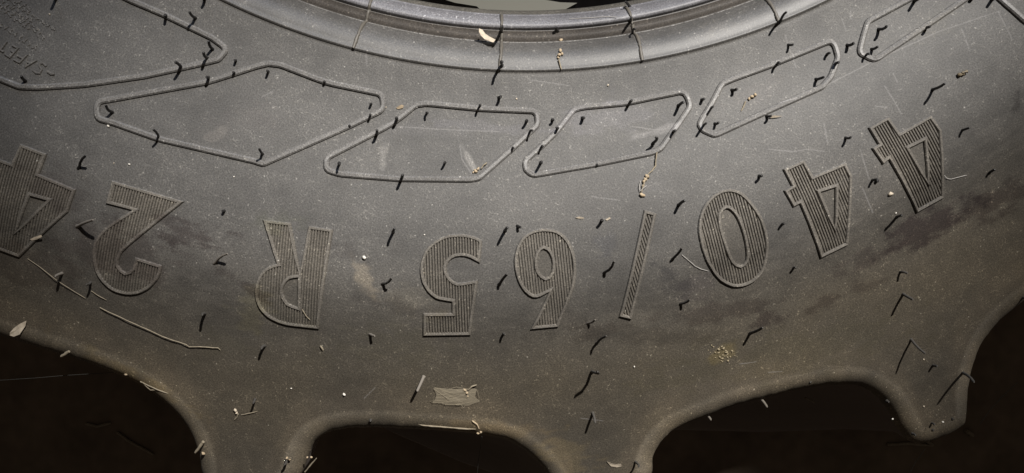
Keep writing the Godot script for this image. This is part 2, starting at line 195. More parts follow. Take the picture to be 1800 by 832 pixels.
func make_materials() -> void:
	var count := TW * TH
	var broad := noise_bytes(TW, TH, 0.0035, 4, 11)
	var mid := noise_bytes(TW, TH, 0.022, 4, 23)
	var grain := noise_bytes(TW, TH, 0.36, 2, 37)
	var r := PackedFloat32Array()
	var g := PackedFloat32Array()
	var b := PackedFloat32Array()
	r.resize(count)
	g.resize(count)
	b.resize(count)
	# dirt lies in the ribbed figures
	var dirt := PackedByteArray()
	dirt.resize(count)
	for sign in signs():
		var mm := to_points(sign[1])
		var box := Rect2(mm[0], Vector2.ZERO)
		for p in mm:
			box = box.expand(p)
		for y in range(maxi(0, int((-box.end.y * 1000.0 - TY0) * PER_MM)), mini(TH, int((-box.position.y * 1000.0 - TY0) * PER_MM))):
			for x in range(maxi(0, int((box.position.x * 1000.0 - TX0) * PER_MM)), mini(TW, int((box.end.x * 1000.0 - TX0) * PER_MM))):
				if Geometry2D.is_point_in_polygon(Vector2(x / PER_MM + TX0, -y / PER_MM - TY0) * 0.001, mm):
					dirt[y * TW + x] = 1
	var smeared := PackedByteArray()
	smeared.resize(count)
	var i := 0
	for y in TH:
		var my := TY0 + y / PER_MM
		for x in TW:
			var mx := TX0 + x / PER_MM
			var rad := sqrt(mx * mx + my * my)
			var arc := atan2(mx, my) * 470.0
			# rubbing round the tyre leaves smears along its turn
			var at := (int(rad * 8.0) % TH) * TW + int(arc * 2.2 + 1100.0) % TW
			var smear := broad[at] * 0.5 + mid[at] * 0.5
			smeared[i] = int(smear)
			var k: float = 0.44 + 0.0020 * broad[i] + 0.0013 * mid[i] + 0.0012 * smear
			k *= 0.36 + 0.0050 * grain[i]
			var band := smoothstep(455.0, 474.0, rad + mx * 0.02) * (1.0 - smoothstep(488.0, 512.0, rad)) * clampf((smear - 92.0) / 55.0, 0.0, 1.0) * (0.72 + 0.25 * absf(mx - 20.0) / 260.0)
			k *= 1.0 - 0.34 * clampf(band, 0.0, 1.0)
			# brown field dirt thickens towards the tread
			var w: float = smoothstep(438.0, 525.0, rad) * (0.62 + 0.0014 * broad[i])
			if dirt[i]:
				w = maxf(w, 0.42)
				k *= 1.04
			r[i] = 0.1705 * k * (1.0 - 0.15 * w)
			g[i] = 0.1610 * k * (1.0 - 0.26 * w)
			b[i] = 0.1480 * k * (1.0 - 0.45 * w)
			i += 1
	# wear, scuffs, dust patches and painted central sheen, each with its own shape
	var st := stains_and_sheen()
	for s in range(0, st.size(), 9):
		var cx: float = (st[s] - TX0) * PER_MM
		var cy: float = (-st[s + 1] - TY0) * PER_MM
		var rx: float = st[s + 2] * PER_MM
		var ry: float = st[s + 3] * PER_MM
		var ca := cos(st[s + 4])
		var sa := sin(st[s + 4])
		var reach := int(maxf(rx, ry) * 1.7)
		for y in range(maxi(0, int(cy) - reach), mini(TH, int(cy) + reach)):
			for x in range(maxi(0, int(cx) - reach), mini(TW, int(cx) + reach)):
				var dx := x - cx
				var dy := y - cy
				var u := (dx * ca + dy * sa) / rx
				var v := (-dx * sa + dy * ca) / ry
				var at := y * TW + x
				var d := sqrt(u * u + v * v) + (mid[at] - 128) * 0.0064 + (smeared[at] - 128) * 0.010 + (grain[at] - 128) * 0.0016
				if d < 1.2:
					var a: float = st[s + 5] * (1.0 - smoothstep(0.40, 1.2, d))
					r[at] *= lerpf(1.0, st[s + 6], a)
					g[at] *= lerpf(1.0, st[s + 7], a)
					b[at] *= lerpf(1.0, st[s + 8], a)
	# faint scratches from handling
	for n in 150:
		var px := rng.randf() * TW
		var py := rng.randf() * TH * 0.72
		var a := rng.randf() * TAU
		var bend := rng.randfn(0.0, 0.006)
		var lift := 1.08 + 0.2 * rng.randf()
		for k in rng.randi_range(20, 130):
			var at := int(py) * TW + int(px)
			if px >= 0 and py >= 0 and px < TW and py < TH and rng.randf() < 0.8:
				r[at] *= lift
				g[at] *= lift
				b[at] *= lift
			px += cos(a)
			py += sin(a)
			a += bend
	var hgt := PackedByteArray()
	hgt.resize(count)
	for n in count:
		hgt[n] = clampi(96 + int((grain[n] - 128) * 0.34 + (mid[n] - 128) * 0.12), 0, 255)
	# a felt of fine pale fibres and dust, then scattered brighter specks
	for n in 92000:
		var y := rng.randi() % TH
		var x := rng.randi() % TW
		var speck := n > 80000
		if mid[y * TW + x] + broad[y * TW + x] < 150 + rng.randi() % 150:
			continue
		var bright := pow(rng.randf(), 2.5)
		var a := rng.randf() * TAU
		var long := rng.randi_range(1, 2) if speck else rng.randi_range(1, 7)
		var bend := rng.randfn(0.0, 0.2)
		var lift := 1.35 + 1.9 * bright if speck else 1.16 + 0.75 * bright
		var px := float(x)
		var py := float(y)
		for k in long:
			var xi := int(px)
			var yi := int(py)
			if xi >= 0 and yi >= 0 and xi < TW - 1 and yi < TH - 1:
				var at := yi * TW + xi
				r[at] = minf(0.75, r[at] * lift)
				g[at] = minf(0.72, g[at] * lift)
				b[at] = minf(0.66, b[at] * lift * 0.98)
				hgt[at] = mini(255, hgt[at] + 50)
				if speck and bright > 0.5:
					for o in [1, TW]:
						r[at + o] = minf(0.7, r[at + o] * lift * 0.7)
						g[at + o] = minf(0.67, g[at + o] * lift * 0.7)
						b[at + o] = minf(0.62, b[at + o] * lift * 0.68)
			px += cos(a)
			py += sin(a)
			a += bend
	for line in scratches():
		for k in range(0, line.size() - 2, 2):
			var p0 := Vector2((line[k] - TX0) * PER_MM, (-line[k + 1] - TY0) * PER_MM)
			var p1 := Vector2((line[k + 2] - TX0) * PER_MM, (-line[k + 3] - TY0) * PER_MM)
			var steps := int(p0.distance_to(p1) * 2.0) + 1
			for q in steps:
				var p := p0.lerp(p1, float(q) / steps)
				for o in [Vector2.ZERO, Vector2(0.8, 0.5), Vector2(-0.5, 0.8)]:
					var xi := int(p.x + o.x)
					var yi := int(p.y + o.y)
					if xi >= 0 and yi >= 0 and xi < TW and yi < TH and rng.randf() < 0.55:
						var at := yi * TW + xi
						r[at] = lerpf(r[at], 0.42, 0.35)
						g[at] = lerpf(g[at], 0.40, 0.35)
						b[at] = lerpf(b[at], 0.38, 0.35)
	var lut := PackedByteArray()
	lut.resize(4096)
	for n in 4096:
		var l := n / 4095.0
		lut[n] = int(round(255.0 * (12.92 * l if l < 0.0031308 else 1.055 * pow(l, 1.0 / 2.4) - 0.055)))
	var bytes := PackedByteArray()
	bytes.resize(count * 3)
	for n in count:
		bytes[n * 3] = lut[clampi(int(r[n] * 4095.0), 0, 4095)]
		bytes[n * 3 + 1] = lut[clampi(int(g[n] * 4095.0), 0, 4095)]
		bytes[n * 3 + 2] = lut[clampi(int(b[n] * 4095.0), 0, 4095)]
	var color := ImageTexture.create_from_image(Image.create_from_data(TW, TH, false, Image.FORMAT_RGB8, bytes))
	var relief := ImageTexture.create_from_image(Image.create_from_data(TW, TH, false, Image.FORMAT_L8, hgt))
	M.rubber = matte("dusty_rubber", Color.WHITE, 0.62)
	M.rubber.albedo_texture = color
	M.rubber.vertex_color_use_as_albedo = true
	M.rubber.heightmap_enabled = true
	M.rubber.heightmap_texture = relief
	M.rubber.heightmap_scale = 0.014
	M.ridge = M.rubber.duplicate()
	M.ridge.resource_name = "dusty_lit_raised_rubber"
	M.ridge.vertex_color_use_as_albedo = false
	M.ridge.albedo_color = Color(0.66, 0.655, 0.65).linear_to_srgb()  # lighter for dust and for the light raised faces catch
	M.ridge.roughness = 0.55
	M.lit_edge = M.rubber.duplicate()
	M.lit_edge.resource_name = "pale_lit_rubber"
	M.lit_edge.vertex_color_use_as_albedo = false
	M.lit_edge.albedo_color = Color(0.78, 0.785, 0.80).linear_to_srgb()  # light caught by the raised edges is put into this paler albedo
	M.lit_edge.roughness = 0.5
	M.bead = M.rubber.duplicate()
	M.bead.resource_name = "smooth_bead_rubber"
	M.bead.heightmap_enabled = false
	M.bead.roughness = 0.5
	M.tread = matte("tread_rubber", Color(0.19, 0.155, 0.13).linear_to_srgb(), 0.8)
	M.whisker = matte("whisker_rubber", Color(0.016, 0.014, 0.013).linear_to_srgb(), 0.6)
	M.grey_whisker = matte("grey_whisker_rubber", Color(0.060, 0.054, 0.046).linear_to_srgb(), 0.8)  # lower whiskers greyer: dust, and their lit side put into the colour
	M.dusty_lit_whisker = matte("dusty_lit_whisker_rubber", Color(0.17, 0.15, 0.125).linear_to_srgb(), 0.85)  # palest whiskers: dust plus painted light on the side in view
	M.straw = fibrous("straw", Color(0.235, 0.20, 0.145), 3)
	M.pale_leaf = fibrous("pale_dry_leaf", Color(0.49, 0.42, 0.325), 5)
	M.beige = fibrous("beige_plant", Color(0.43, 0.34, 0.23), 7)
	M.husk = fibrous("brown_husk", Color(0.16, 0.13, 0.085), 9)
	M.white = matte("white_grain", Color(0.66, 0.62, 0.55).linear_to_srgb(), 0.9)
	M.web = matte("web_silk", Color(0.36, 0.34, 0.31).linear_to_srgb(), 0.8)
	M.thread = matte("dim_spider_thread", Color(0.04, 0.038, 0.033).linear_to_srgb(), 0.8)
	M.mud = fibrous("dried_mud", Color(0.24, 0.20, 0.13), 13)
	M.felt = matte("silk_felt", Color(0.40, 0.345, 0.25).linear_to_srgb(), 0.9)
	M.felt.transparency = BaseMaterial3D.TRANSPARENCY_ALPHA
	M.felt.albedo_color.a = 0.42
	M.box_surface = matte("made_up_box_pale", Color(0.12, 0.115, 0.092).linear_to_srgb(), 0.7)
	M.earth = fibrous("dark_earth", Color(0.16, 0.125, 0.09), 17)
	M.earth.uv1_triplanar = true
	M.earth.uv1_world_triplanar = true
	M.earth.uv1_scale = Vector3(2.0, 2.0, 2.0)

func matte(called: String, c: Color, rough: float) -> StandardMaterial3D:
	var m := StandardMaterial3D.new()
	m.resource_name = called
	m.albedo_color = c
	m.roughness = rough
	m.metallic_specular = 0.5
	return m

func fibrous(called: String, c: Color, sd: int) -> StandardMaterial3D:
	var m := matte(called, Color.WHITE, 0.85)
	m.metallic_specular = 0.3
	var a := noise_bytes(96, 96, 0.05, 4, sd)
	var f := noise_bytes(96, 96, 0.30, 2, sd + 1)
	var im := Image.create(96, 96, false, Image.FORMAT_RGB8)
	for y in 96:
		for x in 96:
			var k := 0.45 + 0.0028 * a[y * 96 + x] + 0.0017 * f[y * 96 + x]
			im.set_pixel(x, y, Color(c.r * k, c.g * k, c.b * k).linear_to_srgb())
	m.albedo_texture = ImageTexture.create_from_image(im)
	m.uv1_triplanar = true
	m.uv1_scale = Vector3(60, 60, 60)
	return m

func signs() -> Array:
	# kind, outline, openings, slope of the ribs, their height in mm
	return [
		["numeral", [178.9,-399.8,188.5,-395.1,193.8,-403.2,209,-395.7,214.1,-403.1,217.4,-435.8,204,-442.2,188.4,-415.4,185.5,-417.6,180.3,-409.6,183.5,-408], [[198.3,-410.8,205.5,-407.8,207.7,-426.4]], -1.076, 0.66],
		["numeral", [137.3,-416.9,147.4,-413,151.5,-421.1,167.1,-415.6,170.4,-422.2,169.5,-455.7,156.1,-461.3,144.9,-433.8,141.6,-435.2,137.3,-427,141.2,-425.1], [[154.9,-429,162.1,-427.2,161.9,-445.6]], -1.177, 0.66],
		["numeral", [110.7,-424.5,108.6,-424.6,106.4,-425.2,104.4,-426.2,102.8,-427.2,101.3,-428.5,99.9,-429.9,98.7,-431.6,97.6,-433.5,96.7,-435.8,96,-438.1,95.6,-440.4,95.4,-442.5,95.4,-444.6,95.7,-446.7,96.1,-448.9,96.5,-451.1,97.1,-453.4,97.8,-455.6,98.6,-457.9,99.5,-459.8,100.6,-461.8,101.7,-463.7,102.8,-465.5,104,-467,105.9,-469,107.9,-470.4,109.8,-471.5,112.3,-472.6,114.9,-472.9,117.1,-472.8,119.5,-472.2,121.7,-471.3,123.3,-470.3,124.7,-469.1,126.1,-467.6,127.2,-465.9,128,-463.9,128.6,-461.7,129.1,-459.3,129.4,-457,129.5,-454.8,129.5,-452.7,129.3,-450.5,129,-448.3,128.6,-446.2,128,-444,127.3,-441.9,126.6,-439.9,125.7,-438.1,124.8,-436.4,123.8,-434.8,122.7,-433.1,121.4,-431.4,120.1,-429.7,118.6,-428.1,117.2,-426.8,115.1,-425.6,112.9,-424.8], [[109.2,-433.9,107.8,-434.8,106.6,-436.7,106.5,-438.5,106.6,-440.8,106.9,-443.3,107.4,-445.4,108.1,-447.8,108.8,-450.1,109.5,-452.3,110.4,-454.9,111.3,-457.3,112.3,-459.2,114,-461,115.7,-461.7,117.1,-461.1,118.2,-459.6,118.6,-457.5,118.4,-454.6,118.1,-452.7,117.8,-450.5,117.3,-448.2,116.8,-446.1,116,-443.5,115.1,-441,114.2,-438.8,112.9,-436.6,111.6,-435.1,110.4,-434.1]], -1.344, 0.66],
		["slash", [69.9,-432,75.7,-433.9,61.9,-485.3,56.1,-483.4], [], -1.297, 0.66],
		["numeral", [22.3,-468.5,20.2,-469.6,18.1,-470.5,16.3,-470.9,14.5,-470.7,12.5,-469.5,10.6,-467.6,9.5,-465.9,8.5,-463.9,7.7,-461.7,7.1,-459.3,6.7,-456.6,6.5,-454.2,6.6,-451.9,6.9,-449.8,7.5,-447.7,8.3,-445.5,9.5,-443.4,10.8,-441.6,12.3,-440.2,14.1,-439.2,15.9,-438.4,17.9,-437.9,20.1,-437.7,22.2,-437.7,24.2,-438,26.2,-438.4,28.1,-439.2,29.8,-440.3,31.3,-441.8,32.7,-443.6,33.6,-445.2,34.4,-447,35,-449,35.5,-450.9,35.9,-452.8,36,-454.7,36,-456.6,36,-458.6,35.8,-460.6,35.5,-462.7,35,-464.7,34.5,-466.9,33.9,-468.6,33.2,-470.4,32.4,-472.2,31.6,-474.1,30.8,-476,29.9,-478,28.9,-480,27.9,-482.2,26.9,-484.3,26,-486.5,12.6,-486.8], [[21,-447.5,19.6,-448.2,18.5,-449.7,17.9,-451.8,17.7,-454.1,17.7,-456.2,18.2,-458.2,19.5,-460.1,21.1,-461.2,22.5,-460.8,23.6,-459.4,24.4,-457.2,24.7,-454.5,24.4,-452,23.6,-449.8,22.4,-448.2]], -1.523, 0.66],
		["numeral", [-38.8,-474.9,-39.8,-486.5,-16.9,-487.7,-11.2,-460.1,-13.2,-460.4,-15.2,-460.7,-17.1,-460.9,-19.2,-461.1,-21.2,-461,-23.1,-459.9,-24.7,-458.1,-25.8,-455.6,-26,-453.1,-25,-451,-23.3,-449.4,-21.1,-448.5,-18.6,-448.3,-16.3,-448.7,-14.1,-449.6,-12,-450.9,-9.9,-452.2,-7.9,-441.3,-9.6,-440.4,-11.3,-439.4,-13.1,-438.7,-14.9,-438.2,-16.7,-437.8,-18.7,-437.6,-20.5,-437.6,-22.4,-437.6,-24.4,-437.8,-26.3,-438.3,-28.3,-439.1,-30.4,-440.1,-32.3,-441.4,-33.9,-442.6,-35.4,-444.4,-36.5,-446.4,-37.3,-448.4,-38,-450.6,-38.4,-452.9,-38.5,-455.2,-38.3,-457.5,-37.9,-459.9,-37,-462.1,-35.8,-464.3,-34.1,-466.3,-32.2,-467.9,-30.4,-468.7,-28.5,-469.2,-26.4,-469.7,-24.4,-470.2,-24.9,-475.8], [], -1.611, 0.95],
		["letter", [-110.6,-424.8,-97.7,-427.2,-95.3,-450.2,-89.5,-429.1,-78.1,-431.6,-90.1,-479.7,-92.3,-479.3,-94.6,-478.9,-96.9,-478.5,-99,-478.1,-100.9,-477.8,-103.3,-477.3,-105.1,-476.9,-107.1,-476.2,-108.8,-475.5,-110.6,-474.5,-112.4,-473.4,-113.9,-472.2,-115.2,-470.7,-116.3,-469.1,-117.2,-467.4,-117.8,-465.5,-118.2,-463.6,-118.3,-461.6,-118.2,-459.6,-117.9,-457.6,-117.1,-455.2,-115.9,-452.8,-114.7,-450.9,-112.5,-448.7,-110.2,-447.3,-108.1,-446.6,-106,-446.2], [[-96.6,-453.6,-98.9,-453.7,-100.9,-454.1,-102.5,-455.4,-103.7,-457,-104.5,-458.8,-104.7,-460.8,-104.2,-463.3,-102.9,-465.6,-101,-466.8,-98.8,-467.7]], -1.754, 0.95],
		["numeral", [-179.3,-402,-146.8,-413.9,-148.5,-415.1,-150.3,-416.3,-152.1,-417.5,-153.9,-418.7,-155.6,-419.9,-157.4,-421.1,-159.1,-422.2,-160.8,-423.4,-162.4,-424.5,-164.2,-425.8,-166.1,-427,-168,-428.3,-169.8,-429.6,-171.6,-430.8,-173.2,-431.9,-174.6,-432.9,-175.8,-433.8,-178.6,-435.9,-179.8,-437.4,-181.1,-439.8,-181.6,-442.2,-180.6,-444.4,-179,-445.8,-177.1,-445.4,-175.3,-444,-174,-441.6,-172.9,-438.8,-160.7,-443.6,-161.3,-445.4,-162,-447.2,-163.1,-449.1,-164.4,-450.7,-166.2,-452.3,-168.2,-453.9,-170.2,-455.1,-172.3,-456,-174.4,-456.7,-176.5,-457.1,-178.7,-457.2,-181,-457,-183.3,-456.4,-185.6,-455.6,-187.6,-454.5,-189,-453.3,-190.3,-451.8,-191.5,-450.2,-192.4,-448.5,-193.1,-446.7,-193.7,-444.5,-193.8,-442.1,-193.7,-439.8,-193.5,-437.6,-193.2,-435.1,-192.5,-432.8,-191.5,-430.7,-190.3,-429.1,-189,-427.5,-187.5,-426.1,-185.9,-424.7,-184.3,-423.5,-182.5,-422.4,-180.7,-421.4,-178.8,-420.3,-176.9,-419.3,-175,-418.4,-173.1,-417.4,-171.2,-416.5,-183.2,-412.5], [], -1.923, 0.95],
		["numeral", [-219.8,-382.3,-208.2,-387.8,-212.7,-396.8,-196.5,-405.1,-201.5,-415.3,-230.4,-435.6,-244.1,-429.6,-234.8,-401,-238.6,-398.9,-232.8,-387.6,-225,-391], [[-218.3,-406.8,-210.8,-409.4,-227.6,-422.2]], -1.986, 0.95],
	]

func stains_and_sheen() -> Array:
	return [210.6,-448.6,23.9,9.1,-0.40,0.97,0.45,0.39,0.42,
		245.1,-439.7,17.5,7.8,-0.36,0.77,0.56,0.50,0.50,
		179.2,-463.5,16.8,6.2,-0.37,0.63,0.56,0.51,0.53,
		81.8,-467.5,10,7.3,0.59,0.77,0.58,0.58,0.62,
		94.4,-469.9,8.7,8.9,0.25,0.49,0.66,0.62,0.69,
		50,-447.3,4.4,7.1,0.07,0.49,0.72,0.75,0.86,
		113.5,-484.6,31.9,5.3,-0.06,0.70,0.58,0.53,0.53,
		131.4,-490.7,9.8,5.5,-0.13,0.84,0.50,0.45,0.47,
		160.6,-484.2,11.5,5,-0.24,0.70,0.56,0.51,0.50,
		184.1,-477.2,11.9,3.5,-0.18,0.56,0.61,0.56,0.56,
		-146.5,-428.9,19.9,6.6,0.28,0.84,0.56,0.50,0.50,
		-182.8,-434.8,34.7,11.9,0.33,0.63,0.62,0.56,0.56,
		-122.6,-455.2,18.7,3.5,0.72,0.77,0.56,0.51,0.51,
		-50.5,-471.1,24.6,4.1,0.25,0.56,0.64,0.62,0.62,
		-72.4,-443.3,10.8,4.4,0.24,0.56,0.66,0.64,0.64,
		-224.4,-440.9,24.7,10.1,0.33,0.56,0.66,0.61,0.58,
		43.8,-492.5,8.5,5.8,0.08,0.56,0.66,0.62,0.60,
		59.3,-493.7,46.5,4.6,0.09,0.49,0.66,0.64,0.62,
		252.3,-392.2,4.1,4.3,0.05,0.97,0.40,0.37,0.37,
		-205.4,-403.7,15.7,11,0.42,0.42,0.72,0.66,0.66,
		28.7,-482.4,8.4,7.4,0.07,0.42,0.72,0.70,0.70,
		-106,-473.4,16.3,9.5,0.44,0.35,0.77,0.77,0.72,
		-65.4,-456.1,3.9,12.6,-0.51,0.97,1.90,1.78,1.59,
		-44.7,-468.6,16.4,6.4,0.25,0.56,1.41,1.38,1.29,
		-53.2,-398.5,2.4,7.3,0.13,0.91,1.90,1.90,1.90,
		-11,-404.1,1.7,7.9,-0.43,0.97,2.48,2.48,2.48,
		75.7,-394.8,15.2,2,-0.18,0.97,1.97,1.97,2.03,
		62.7,-386.4,23.6,6.8,-0.11,0.84,1.41,1.41,1.50,
		-3.9,-386.9,24.8,2.8,0.17,0.84,1.29,1.29,1.38,
		45.3,-426.6,32.6,13.6,-0.08,0.49,1.29,1.28,1.28,  # sheen across the centre painted as a lighter patch
		-19.8,-423.7,43.4,13.6,0.15,0.42,1.23,1.23,1.23,  # left half of the same painted sheen
		112.8,-346.5,10.6,4.7,-0.25,0.97,1.41,1.39,1.35,
		75.6,-421.7,13.5,5.5,0.41,0.42,1.35,1.35,1.40,
		185,-417.8,16.2,8.5,-0.46,0.35,1.23,1.21,1.19,
		-118.8,-466.8,11.1,15.5,0.06,0.56,1.35,1.33,1.06,
		-190.6,-500,33.7,5.3,0.62,0.70,1.59,1.50,1.23,
		26.5,-558.5,16.2,9.5,0.48,0.77,1.84,1.72,1.41,
		-136.1,-483.6,16.4,10.3,0.45,0.35,1.23,1.23,1.12,
		109,-508,7.9,4.9,0.09,0.70,1.72,1.59,1.12,
		-8.5,-541.6,26.7,4.4,0.14,0.56,1.59,1.47,1.23,
		-55.1,-488.4,33.3,13,0.07,0.35,1.17,1.17,1.02,
		148.5,-511.3,68.4,14.8,-0.08,0.42,1.14,1.14,1.00,
		65,-485.1,11.4,8.2,0.08,0.42,1.35,1.33,1.29,
		-106.1,-427.5,10.7,5.4,0.06,0.42,1.12,1.17,1.00,
		-100,-434.7,3.8,7,-0.11,0.42,1.35,1.35,1.33,
		-112.1,-375.7,18.7,6.7,-0.21,0.56,1.26,1.23,1.23,
		-28.7,-387,24.7,2.5,0.11,0.63,1.29,1.29,1.33,
		129.5,-379.6,16.7,5.7,-0.37,0.49,1.26,1.23,1.23,
		-103.8,-366.5,10.9,3.9,0.59,0.49,1.23,1.23,1.23,
		-130.8,-382.8,5.3,1.9,-0.49,0.70,1.53,1.50,1.47,
		215.5,-351.2,13.3,5.8,-0.46,0.42,1.29,1.26,1.17]

func scratches() -> Array:
	return [[161.2,-378.4,187.1,-367.2,217,-355.8,245.5,-348.2],
		[131.1,-406.8,143,-408.7,149.8,-408,157.7,-409.6],
		[158.5,-395.8,159.4,-405.9],
		[174.8,-409.6,178.9,-424.2],
		[175.6,-428.1,181.5,-440.9],
		[188.6,-380.1,195.2,-394.2],
		[173.9,-345.4,175.5,-352],
		[178.3,-341.9,178.2,-346.3],
		[193.3,-374.3,194.7,-379.1],
		[226.9,-355.4,229.3,-366.6],
		[244.1,-348.6,249.3,-362.7],
		[216.8,-425.8,220.4,-426.9,228.1,-425.5],
		[67.8,-391.4,78.6,-393.8,86.2,-393.8],
		[-45,-384.4,-20.4,-387.5,4.2,-389.9],
		[-15.9,-395.3,-15.3,-402.2,-10.8,-409.6],
		[183.1,-389.5,189.3,-390.8],
		[139.5,-384.6,147.8,-383],
		[-58.3,-347.8,-58.3,-354.8],
		[145.8,-351.4,149.9,-368.4],
		[45.5,-423.9,58.9,-426.6],
		[19.7,-365.6,38.9,-369.6],
		[-109.1,-366.2,-103.7,-363.8],
		[35.9,-538.5,47.8,-541.2],
		[134.2,-521.2,141.9,-521.3],
		[-73.2,-518.7,-66.6,-512.6],
		[118.5,-514.7,127.5,-514.3]]

# ---------------------------------------------------------------- the sidewall as a surface
func profile() -> Array:
	return [294.0,-80.0, 296.5,-62.0, 297.8,-47.0, 298.3,-40.5, 299.0,-37.8, 300.0,-36.0, 301.4,-34.6, 301.9,-33.8, 302.4,-33.6, 303.2,-30.6, 304.6,-27.4, 306.4,-25.0, 308.4,-23.6, 310.0,-23.2, 310.6,-24.0, 311.0,-25.2, 311.4,-25.0, 311.7,-23.4, 312.1,-23.8, 314.5,-23.9, 316.6,-24.2, 317.0,-24.8, 317.4,-24.5, 318.2,-21.8, 319.6,-18.8, 321.6,-16.0, 324.2,-13.8, 327.0,-12.4, 330.0,-11.6, 331.8,-11.4, 332.4,-10.9, 333.0,-10.9, 333.5,-11.8, 334.1,-12.1, 334.9,-12.0, 337.0,-11.9, 345.0,-11.8, 365.0,-9.5, 390.0,-5.5, 415.0,-1.0, 438.0,1.5, 456.0,1.2, 468.0,0.0, 480.0,-2.4, 495.0,-7.0, 510.0,-12.5, 530.0,-20.5, 560.0,-32.5, 600.0,-48.0, 650.0,-68.0]

